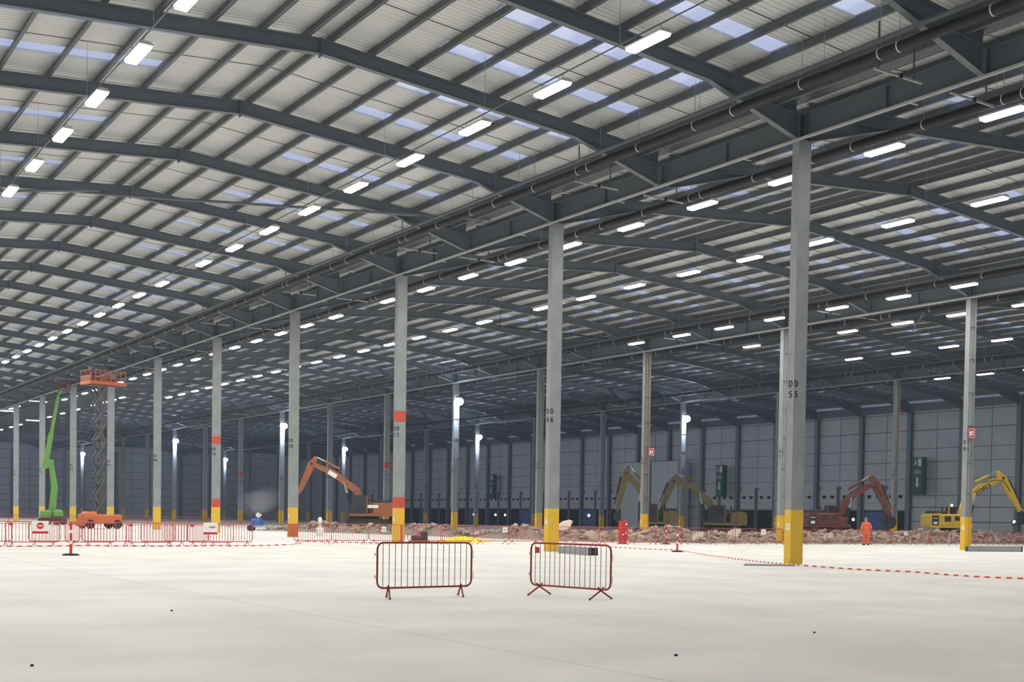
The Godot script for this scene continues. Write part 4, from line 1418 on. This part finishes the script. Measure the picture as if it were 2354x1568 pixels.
	for s in [-0.4, 0.4]:
		var a := Vector3(1.75, 1.5, s)
		var b := Vector3(mk.x, mk.y, s)
		put("boom_cylinder", Mb.new().tube(a, a.lerp(b, 0.62), 0.1, 10).mesh(), dark, t)
		put("cylinder_rod", Mb.new().tube(a.lerp(b, 0.6), b, 0.055, 8).mesh(), mats["chrome rod"], t)
	var up := Vector2(-(peak - knee).normalized().y, (peak - knee).normalized().x)
	if up.y < 0: up = -up
	var c0 := knee + up * 0.62 - (peak - knee).normalized() * 0.3
	var c1 := back
	put("stick_cylinder", Mb.new().tube(Vector3(c0.x, c0.y, 0), Vector3(c0.lerp(c1, 0.6).x, c0.lerp(c1, 0.6).y, 0), 0.12, 10).mesh(), paint, t)
	put("cylinder_rod", Mb.new().tube(Vector3(c0.lerp(c1, 0.58).x, c0.lerp(c1, 0.58).y, 0), Vector3(c1.x, c1.y, 0), 0.06, 8).mesh(), mats["chrome rod"], t)
	var out := Vector2(-sd.y, sd.x)
	if out.x < 0: out = -out
	var b0 := peak.lerp(tip, 0.12) + out * 0.45
	var b1 := peak.lerp(tip, 0.85) + out * 0.4
	put("bucket_cylinder", Mb.new().tube(Vector3(b0.x, b0.y, 0), Vector3(b0.lerp(b1, 0.6).x, b0.lerp(b1, 0.6).y, 0), 0.1, 10).tube(Vector3(b0.lerp(b1, 0.58).x, b0.lerp(b1, 0.58).y, 0), Vector3(b1.x, b1.y, 0), 0.05, 8).mesh(), dark, t)
	var inn := -out
	var bp := PackedVector2Array()
	for k in [[0.1, 0.15], [0.3, 0.55], [0.15, 1.05], [-0.35, 1.35], [-0.95, 1.25], [-1.15, 1.05], [-0.6, 0.9], [-0.35, 0.5], [-0.2, -0.05]]:
		bp.append(tip + out * k[0] * 0.8 + sd * k[1] * 0.8)
	var bucket := put("bucket", Mb.new().prism(bp, 1.1).mesh(), dark, t)
	var teeth := Mb.new()
	for k in 5:
		var e := bp[5]
		teeth.bar(Vector3(e.x, e.y, -0.48 + k * 0.24), Vector3(e.x, e.y, -0.48 + k * 0.24) + Vector3(inn.x, inn.y, 0) * 0.22, 0.1, 0.07)
	put("bucket_teeth", teeth.mesh(), mats["track steel"], bucket)
	var hose := Mb.new()
	hose.path([Vector3(knee.x, knee.y + 0.4, 0.3), Vector3(lerpf(knee.x, peak.x, 0.6), lerpf(knee.y, peak.y, 0.6) + 0.15, 0.34), Vector3(peak.x + 0.1, peak.y - 0.35, 0.34), Vector3(lerpf(peak.x, tip.x, 0.4), lerpf(peak.y, tip.y, 0.4), 0.26)], 0.03, 6)
	put("hose", hose.mesh(), dark, t)
	if word:
		var d := (peak - knee).normalized()
		var c := mid.lerp(knee, 0.75).lerp(peak, 0.18)
		var ang := atan2((peak - mid).y, (peak - mid).x)
		text(word, 0.36, boom, Transform3D(Basis(Vector3.BACK, ang), Vector3(c.x, c.y - 0.12, 0.285)), mats["letter black"])
	if glow:
		put("beacon", Mb.new().lathe([Vector2(0.0, 3.2), Vector2(0.11, 3.2), Vector2(0.11, 3.38), Vector2(0.06, 3.44), Vector2(0, 3.44)], Vector3(0.5, -0.04, -0.6), 12).mesh(), mats["beacon lens"], t)
		var o := OmniLight3D.new()
		o.name = "beacon_light"
		o.light_color = Color(1, 0.8, 0.4)
		o.light_energy = 0.6
		o.light_size = 0.1
		o.omni_range = 60.0
		o.omni_attenuation = 2.0
		o.shadow_enabled = true
		o.position = Vector3(0.5, 3.6, -0.6)
		t.add_child(o)
	return t


func machines() -> void:
	var r := -YAW
	excavator("yellow excavator with lettered boom working behind the rubble beyond column E six", at(71.8, 94.8, 0.1), r, mats["machine yellow"], Vector2(1.0, 2.1), Vector2(1.6, 3.8), Vector2(2.9, 5.0), Vector2(4.85, 5.85), Vector2(6.6, 2.8), -2.1, true, "DEMEX")
	var o := excavator("orange excavator on the rubble between columns D eight and D seven, boom folded high", at(104.6, 52.0, 0.35), r + PI, mats["machine orange"], Vector2(0.6, 1.9), Vector2(1.3, 3.6), Vector2(3.5, 5.2), Vector2(5.6, 6.1), Vector2(6.9, 3.2), -2.26, false)
	put("boom_plate", Mb.new().box(Vector3(3.6, 5.12, -0.29), Vector3(0.9, 0.42, 0.02), Basis(Vector3.BACK, 0.55)).mesh(), mats["white sheet"], o)
	put("house_plate", Mb.new().box(Vector3(-0.4, 2.1, -1.31), Vector3(1.0, 0.3, 0.02)).mesh(), mats["white sheet"], o)
	excavator("rust-red excavator with its boom folded over, behind the person in orange", at(75.1, 82.3, 0.0), r, mats["machine red"], Vector2(1.0, 1.8), Vector2(1.6, 3.4), Vector2(2.4, 4.2), Vector2(4.2, 5.2), Vector2(5.6, 2.3), -2.0, false)
	excavator("dim ochre excavator with the long arched boom, beside column F ten", at(89.0, 83.0, 0.0), r + PI, mats["machine ochre"], Vector2(0.9, 1.9), Vector2(1.6, 3.5), Vector2(3.3, 5.0), Vector2(5.1, 5.45), Vector2(6.2, 2.8), -2.0, false)
	excavator("dim ochre excavator with its arm folded steeply down, half hidden by column E eight", at(91.1, 76.2, 0.0), r + PI, mats["machine ochre"], Vector2(0.7, 1.9), Vector2(1.3, 3.9), Vector2(2.1, 5.0), Vector2(3.1, 6.1), Vector2(3.9, 2.4), -1.9, false)
	# green boom lift
	var g: Material = mats["boom green"]
	var b := thing("boom_lift", "bright green articulated boom lift reaching up to the roof beside column D thirteen", "boom lift", at(141.0, 31.0), r)
	put("chassis", Mb.new().bevel_box(Vector3(0, 0.62, 0), Vector3(2.4, 0.4, 1.9), 0.12).mesh(), mats["machine dark"], b)
	for x in [-0.85, 0.85]:
		for z in [-0.95, 0.95]:
			put("wheel", Mb.new().lathe([Vector2(0, -0.14), Vector2(0.3, -0.14), Vector2(0.4, -0.08), Vector2(0.4, 0.08), Vector2(0.3, 0.14), Vector2(0, 0.14)], Vector3.ZERO, 16).mesh(), mats["rubber"], b, Transform3D(Basis(Vector3.RIGHT, PI / 2), Vector3(x, 0.4, z)))
	put("turret", Mb.new().bevel_box(Vector3(-0.55, 1.25, 0), Vector3(1.3, 0.8, 1.5), 0.2).bevel_box(Vector3(0.65, 1.35, 0.1), Vector3(0.8, 0.75, 1.3), 0.22).mesh(), g, b)
	put("lower_arm", Mb.new().prism(spine([Vector2(-0.1, 1.2), Vector2(0.2, 4.2), Vector2(-0.25, 7.1)], [0.34, 0.3, 0.2]), 0.4).mesh(), g, b)
	put("knuckle", Mb.new().prism(PackedVector2Array([Vector2(-0.5, 7.3), Vector2(0.0, 7.2), Vector2(-0.1, 6.5), Vector2(-1.0, 6.2), Vector2(-1.1, 6.7)]), 0.5).mesh(), g, b)
	put("upper_arm", Mb.new().prism(spine([Vector2(-0.85, 6.4), Vector2(-0.2, 10.2)], [0.26, 0.22]), 0.36).mesh(), g, b)
	put("telescope", Mb.new().prism(spine([Vector2(-0.2, 10.0), Vector2(0.55, 14.3)], [0.15, 0.13]), 0.24).mesh(), g, b)
	put("jib", Mb.new().prism(spine([Vector2(0.5, 14.25), Vector2(0.95, 14.9)], [0.1, 0.09]), 0.16).mesh(), g, b)
	put("lift_cylinder", Mb.new().tube(Vector3(0.35, 2.0, 0), Vector3(0.32, 4.6, 0), 0.09, 10).mesh(), mats["chrome rod"], b)
	var bk := Mb.new()
	bk.box(Vector3(1.4, 14.95, 0), Vector3(1.5, 0.06, 0.9))
	for y in [15.4, 15.9]:
		for z in [-0.44, 0.44]:
			bk.box(Vector3(1.4, y, z), Vector3(1.5, 0.05, 0.05))
		for x in [0.67, 2.13]:
			bk.box(Vector3(x, y, 0), Vector3(0.05, 0.05, 0.9))
	for x in [0.67, 1.15, 1.65, 2.13]:
		for z in [-0.44, 0.44]:
			bk.box(Vector3(x, 15.4, z), Vector3(0.04, 1.0, 0.04))
	bk.box(Vector3(1.2, 15.4, 0), Vector3(0.7, 0.5, 0.3))
	put("basket", bk.mesh(), mats["basket red"], b)
	# orange scissor lift
	var q := thing("scissor_lift", "orange scissor lift raised to the roof between columns D twelve and D eleven", "scissor lift", at(114.7, 29.3), r + 0.75)
	var or_: Material = mats["lift orange"]
	put("chassis", Mb.new().bevel_box(Vector3(0.1, 0.9, 0), Vector3(3.5, 0.85, 1.9), 0.12).mesh(), or_, q)
	put("power_pack", Mb.new().bevel_box(Vector3(-1.1, 1.3, 0.4), Vector3(1.2, 0.55, 1.3), 0.2).mesh(), or_, q)
	for x in [-1.2, 1.35]:
		for z in [-0.9, 0.9]:
			put("wheel", Mb.new().lathe([Vector2(0, -0.15), Vector2(0.34, -0.15), Vector2(0.42, -0.09), Vector2(0.42, 0.09), Vector2(0.34, 0.15), Vector2(0, 0.15)], Vector3.ZERO, 16).mesh(), mats["rubber"], q, Transform3D(Basis(Vector3.RIGHT, PI / 2), Vector3(x, 0.42, z)))
	put("outrigger", Mb.new().box(Vector3(-1.75, 0.5, 0), Vector3(0.2, 0.5, 1.7)).box(Vector3(1.85, 0.5, 0), Vector3(0.2, 0.5, 1.7)).mesh(), or_, q)
	var levels := 7
	var y0 := 1.35
	var hh := (13.1 - y0) / levels
	for k in levels:
		for s in [-1.0, 1.0]:
			var m := Mb.new()
			for z in [-0.34, 0.34]:
				m.bar(Vector3(-0.5 * s, y0 + k * hh, z + s * 0.07), Vector3(0.5 * s, y0 + (k + 1) * hh, z + s * 0.07), 0.09, 0.2)
			put("scissor_arm", m.mesh(), mats["lift arm"], q)
		put("cross_tube", Mb.new().tube(Vector3(0, y0 + (k + 0.5) * hh, -0.45), Vector3(0, y0 + (k + 0.5) * hh, 0.45), 0.07, 8).mesh(), mats["machine dark"], q)
	var deck := put("deck", Mb.new().box(Vector3(0.35, 13.3, 0), Vector3(3.4, 0.22, 2.1)).box(Vector3(0.35, 13.15, 0), Vector3(2.6, 0.12, 1.2)).mesh(), mats["lift orange dark"], q)
	put("deck_edge", Mb.new().box(Vector3(0.35, 13.33, 1.06), Vector3(3.42, 0.28, 0.04)).box(Vector3(0.35, 13.33, -1.06), Vector3(3.42, 0.28, 0.04)).box(Vector3(-1.36, 13.33, 0), Vector3(0.04, 0.28, 2.1)).box(Vector3(2.06, 13.33, 0), Vector3(0.04, 0.28, 2.1)).mesh(), or_, deck)
	var rl := Mb.new()
	for y in [13.85, 14.45]:
		for z in [-1.03, 1.03]:
			rl.box(Vector3(0.35, y, z), Vector3(3.4, 0.05, 0.05))
		for x in [-1.33, 2.03]:
			rl.box(Vector3(x, y, 0), Vector3(0.05, 0.05, 2.1))
	for i in 8:
		for z in [-1.03, 1.03]:
			rl.box(Vector3(-1.33 + i * 0.48, 13.9, z), Vector3(0.045, 1.15, 0.045))
	put("guard_rail", rl.mesh(), or_, q)
	put("mesh_infill", Mb.new().box(Vector3(0.35, 13.75, -1.03), Vector3(3.3, 0.5, 0.02)).box(Vector3(-1.33, 13.75, 0), Vector3(0.02, 0.5, 2.0)).mesh(), mats["lift orange dark"], q)
	# a worker's kit boxes on the deck
	tag(put("tool_crate", Mb.new().bevel_box(Vector3(0, 0.3, 0), Vector3(0.7, 0.6, 0.6), 0.05).mesh(), mats["lift orange dark"], self, Transform3D(Basis(Vector3.UP, r + 0.75), at(114.7, 29.3, 13.41) + Vector3(0.5, 0, 0.2))), "rust-coloured crate standing on the deck of the raised scissor lift", "crate")


# ------------------------------------------------------------------ the person
class Field:
	var lo: Vector3
	var cell: float
	var nx: int
	var ny: int
	var nz: int
	var d := PackedFloat32Array()

	func _init(a: Vector3, b: Vector3, c: float) -> void:
		lo = a; cell = c
		nx = int((b.x - a.x) / c) + 2
		ny = int((b.y - a.y) / c) + 2
		nz = int((b.z - a.z) / c) + 2
		d.resize(nx * ny * nz)
		d.fill(1.0)

	func bone(p: Vector3, q: Vector3, rp: float, rq: float, k := 0.03, flat := 1.0) -> void:   # tapered capsule joined by a smooth minimum; flat squashes z
		var m := maxf(rp, rq) + k + cell * 2.0
		var a := (Vector3(minf(p.x, q.x), minf(p.y, q.y), minf(p.z, q.z)) - Vector3.ONE * m - lo) / cell
		var b := (Vector3(maxf(p.x, q.x), maxf(p.y, q.y), maxf(p.z, q.z)) + Vector3.ONE * m - lo) / cell
		var pq := q - p
		var l2 := maxf(pq.length_squared(), 1e-9)
		for z in range(maxi(0, int(a.z)), mini(nz, int(b.z) + 1)):
			for y in range(maxi(0, int(a.y)), mini(ny, int(b.y) + 1)):
				var base := (z * ny + y) * nx
				for x in range(maxi(0, int(a.x)), mini(nx, int(b.x) + 1)):
					var s := lo + Vector3(x, y, z) * cell
					var t := clampf((s - p).dot(pq) / l2, 0.0, 1.0)
					var e := s - p - pq * t
					e.z /= flat
					var v := e.length() - lerpf(rp, rq, t)
					var o := d[base + x]
					var h := maxf(k - absf(v - o), 0.0) / k
					d[base + x] = minf(v, o) - h * h * k * 0.25

	func surface(m: Mb, xf: Transform3D) -> void:
		var at_cell := {}
		var grad := func(x: int, y: int, z: int) -> Vector3:
			var i := (z * ny + y) * nx + x
			var g := Vector3(d[i + (1 if x < nx - 1 else 0)] - d[i - (1 if x > 0 else 0)], d[i + (nx if y < ny - 1 else 0)] - d[i - (nx if y > 0 else 0)], d[i + (nx * ny if z < nz - 1 else 0)] - d[i - (nx * ny if z > 0 else 0)])
			return g.normalized()
		for z in nz - 1:
			for y in ny - 1:
				for x in nx - 1:
					var i := (z * ny + y) * nx + x
					var c := [d[i], d[i + 1], d[i + nx], d[i + nx + 1], d[i + nx * ny], d[i + nx * ny + 1], d[i + nx * ny + nx], d[i + nx * ny + nx + 1]]
					var ins := 0
					for v in c:
						if v < 0.0: ins += 1
					if ins == 0 or ins == 8:
						continue
					var sum := Vector3.ZERO
					var cnt := 0
					for e in [[0, 1], [2, 3], [4, 5], [6, 7], [0, 2], [1, 3], [4, 6], [5, 7], [0, 4], [1, 5], [2, 6], [3, 7]]:
						var va: float = c[e[0]]
						var vb: float = c[e[1]]
						if (va < 0.0) != (vb < 0.0):
							var t := va / (va - vb)
							var pa := Vector3(e[0] & 1, (e[0] >> 1) & 1, e[0] >> 2)
							var pb := Vector3(e[1] & 1, (e[1] >> 1) & 1, e[1] >> 2)
							sum += pa.lerp(pb, t)
							cnt += 1
					at_cell[i] = [lo + (Vector3(x, y, z) + sum / cnt) * cell, grad.call(x, y, z)]
		var steps := [1, nx, nx * ny]
		for i in at_cell.keys():
			for ax in 3:
				var s0: int = steps[ax]
				var s1: int = steps[(ax + 1) % 3]
				var s2: int = steps[(ax + 2) % 3]
				var a := d[i]
				var b := d[i + s0]
				if (a < 0.0) == (b < 0.0):
					continue
				if not (at_cell.has(i - s1) and at_cell.has(i - s2) and at_cell.has(i - s1 - s2)):
					continue
				var q := [at_cell[i], at_cell[i - s1], at_cell[i - s1 - s2], at_cell[i - s2]]
				if a > 0.0:
					q = [q[0], q[3], q[2], q[1]]
				m.smooth_quad(xf * q[0][0], xf * q[1][0], xf * q[2][0], xf * q[3][0], xf.basis * q[0][1], xf.basis * q[1][1], xf.basis * q[2][1], xf.basis * q[3][1])


func person() -> void:
	# seen from behind, walking away; local -z is ahead
	var t := thing("person", "person in orange high-visibility jacket and trousers with a grey-blue helmet, walking beside the red fence", "person", at(60.35, 70.3), -YAW + 0.1)
	t.scale = Vector3(1.13, 1.06, 1.13)
	var sh := [Vector3(-0.2, 1.47, 0.0), Vector3(0.2, 1.47, 0.0)]
	var el := [Vector3(-0.3, 1.2, 0.05), Vector3(0.31, 1.21, 0.04)]
	var wr := [Vector3(-0.31, 0.95, -0.04), Vector3(0.33, 0.97, -0.06)]
	var hip := [Vector3(-0.1, 0.95, 0.0), Vector3(0.1, 0.95, 0.0)]
	var kn := [Vector3(-0.11, 0.52, -0.06), Vector3(0.12, 0.52, 0.02)]
	var an := [Vector3(-0.11, 0.1, 0.02), Vector3(0.12, 0.11, 0.14)]
	var toe := [Vector3(-0.13, 0.045, -0.17), Vector3(0.14, 0.045, -0.05)]
	var body := Mb.new()
	var f := Field.new(Vector3(-0.5, 0.0, -0.3), Vector3(0.5, 1.62, 0.3), 0.02)
	f.bone(Vector3(0, 0.97, 0), Vector3(0, 1.2, 0), 0.14, 0.13, 0.05, 0.75)
	f.bone(Vector3(0, 1.2, 0), Vector3(0, 1.42, 0), 0.14, 0.15, 0.05, 0.75)
	f.bone(Vector3(0, 1.45, 0), Vector3(0, 1.6, -0.02), 0.065, 0.058)
	for i in 2:
		f.bone(sh[i], el[i], 0.06, 0.045)
		f.bone(el[i], wr[i], 0.043, 0.03)
		f.bone(sh[i], Vector3(0, 1.42, 0), 0.065, 0.09, 0.05)
		f.bone(hip[i], kn[i], 0.09, 0.06)
		f.bone(kn[i], an[i], 0.058, 0.04)
		f.bone(an[i], toe[i], 0.045, 0.035)
	f.surface(body, Transform3D())
	var h := Field.new(Vector3(-0.13, -0.16, -0.16), Vector3(0.13, 0.17, 0.15), 0.009)
	h.bone(Vector3(0, 0.03, 0.015), Vector3(0, 0.02, -0.02), 0.092, 0.085, 0.03)
	h.bone(Vector3(0, -0.04, -0.05), Vector3(0, -0.08, -0.06), 0.05, 0.035, 0.04)
	h.bone(Vector3(0, 0.01, -0.1), Vector3(0, -0.03, -0.122), 0.009, 0.014, 0.015)
	h.bone(Vector3(-0.02, -0.058, -0.098), Vector3(0.02, -0.058, -0.098), 0.008, 0.008, 0.01)
	h.bone(Vector3(0, -0.15, 0.0), Vector3(0, -0.05, 0.0), 0.056, 0.056, 0.03)
	for s in [-1.0, 1.0]:
		h.bone(Vector3(s * 0.09, -0.02, 0.01), Vector3(s * 0.094, 0.025, 0.015), 0.012, 0.015, 0.01)
	var hx := Transform3D(Basis(Vector3.RIGHT, -0.3), Vector3(0, 1.70, -0.04))
	h.surface(body, hx)
	for i in 2:
		var s := -1.0 if i == 0 else 1.0
		var hf := Field.new(Vector3(-0.07, -0.21, -0.07), Vector3(0.07, 0.03, 0.07), 0.0065)
		hf.bone(Vector3(0, 0.02, 0), Vector3(0, -0.02, 0), 0.026, 0.028, 0.012)
		for k in 4:
			var z := -0.033 + k * 0.022
			hf.bone(Vector3(0, -0.02, z * 0.6), Vector3(0, -0.085, z), 0.02, 0.014, 0.012, 1.0)
			var ln: float = [0.062, 0.074, 0.068, 0.054][k]
			hf.bone(Vector3(0, -0.088, z), Vector3(-s * 0.008, -0.09 - ln * 0.55, z), 0.0095, 0.0085, 0.004)
			hf.bone(Vector3(-s * 0.008, -0.09 - ln * 0.55, z), Vector3(-s * 0.03, -0.09 - ln, z), 0.0085, 0.0075, 0.004)
		hf.bone(Vector3(-s * 0.008, -0.03, -0.03), Vector3(-s * 0.02, -0.065, -0.055), 0.015, 0.011, 0.008)
		hf.bone(Vector3(-s * 0.02, -0.065, -0.055), Vector3(-s * 0.03, -0.1, -0.056), 0.01, 0.0085, 0.004)
		hf.surface(body, Transform3D(Basis(), wr[i] + Vector3(0, -0.015, 0)))
	put("body", body.mesh(), mats["skin"], t)
	var j := Mb.new()
	f = Field.new(Vector3(-0.5, 0.6, -0.32), Vector3(0.5, 1.62, 0.32), 0.018)
	f.bone(Vector3(0, 0.86, 0.0), Vector3(0, 1.2, 0.01), 0.22, 0.2, 0.06, 0.78)
	f.bone(Vector3(0, 1.2, 0.01), Vector3(0, 1.4, 0.02), 0.2, 0.205, 0.06, 0.78)
	f.bone(Vector3(0, 1.5, 0.0), Vector3(0, 1.56, -0.02), 0.09, 0.085, 0.05)
	for i in 2:
		f.bone(sh[i], el[i], 0.1, 0.085, 0.05)
		f.bone(el[i], wr[i] + Vector3(0, 0.02, 0), 0.083, 0.06, 0.04)
		f.bone(sh[i], Vector3(0, 1.46, 0), 0.095, 0.12, 0.06)
	f.surface(j, Transform3D())
	put("jacket", j.mesh(), mats["hi-vis orange"], t)
	var tr := Mb.new()
	f = Field.new(Vector3(-0.4, 0.0, -0.3), Vector3(0.4, 1.1, 0.35), 0.018)
	f.bone(Vector3(0, 0.95, 0), Vector3(0, 1.0, 0), 0.16, 0.15, 0.04, 0.8)
	for i in 2:
		f.bone(hip[i], kn[i], 0.115, 0.092, 0.03)
		f.bone(kn[i], an[i] + Vector3(0, 0.03, 0), 0.09, 0.078, 0.03)
	f.surface(tr, Transform3D())
	put("trousers", tr.mesh(), mats["hi-vis orange"], t)
	var boots := Mb.new()
	f = Field.new(Vector3(-0.3, -0.02, -0.35), Vector3(0.3, 0.28, 0.35), 0.014)
	for i in 2:
		f.bone(an[i] + Vector3(0, 0.08, 0), an[i] + Vector3(0, -0.03, 0.01), 0.066, 0.062, 0.02)
		f.bone(an[i] + Vector3(0, -0.04, 0.02), toe[i], 0.056, 0.046, 0.03)
	f.surface(boots, Transform3D())
	put("boots", boots.mesh(), mats["boot"], t)
	put("helmet", Mb.new().lathe([Vector2(0.135, 0.0), Vector2(0.122, 0.02), Vector2(0.118, 0.07), Vector2(0.09, 0.125), Vector2(0.04, 0.15), Vector2(0.0, 0.154)], Vector3.ZERO, 18).box(Vector3(0, 0.005, -0.14), Vector3(0.16, 0.012, 0.08)).mesh(), mats["helmet"], t, Transform3D(Basis(Vector3.RIGHT, -0.3), Vector3(0, 1.755, -0.055)))
	for i in 2:
		put("glove_cuff", Mb.new().tube(wr[i] + Vector3(0, 0.03, 0), wr[i] + Vector3(0, -0.03, 0), 0.042, 10, 0.036).mesh(), mats["glove"], t)
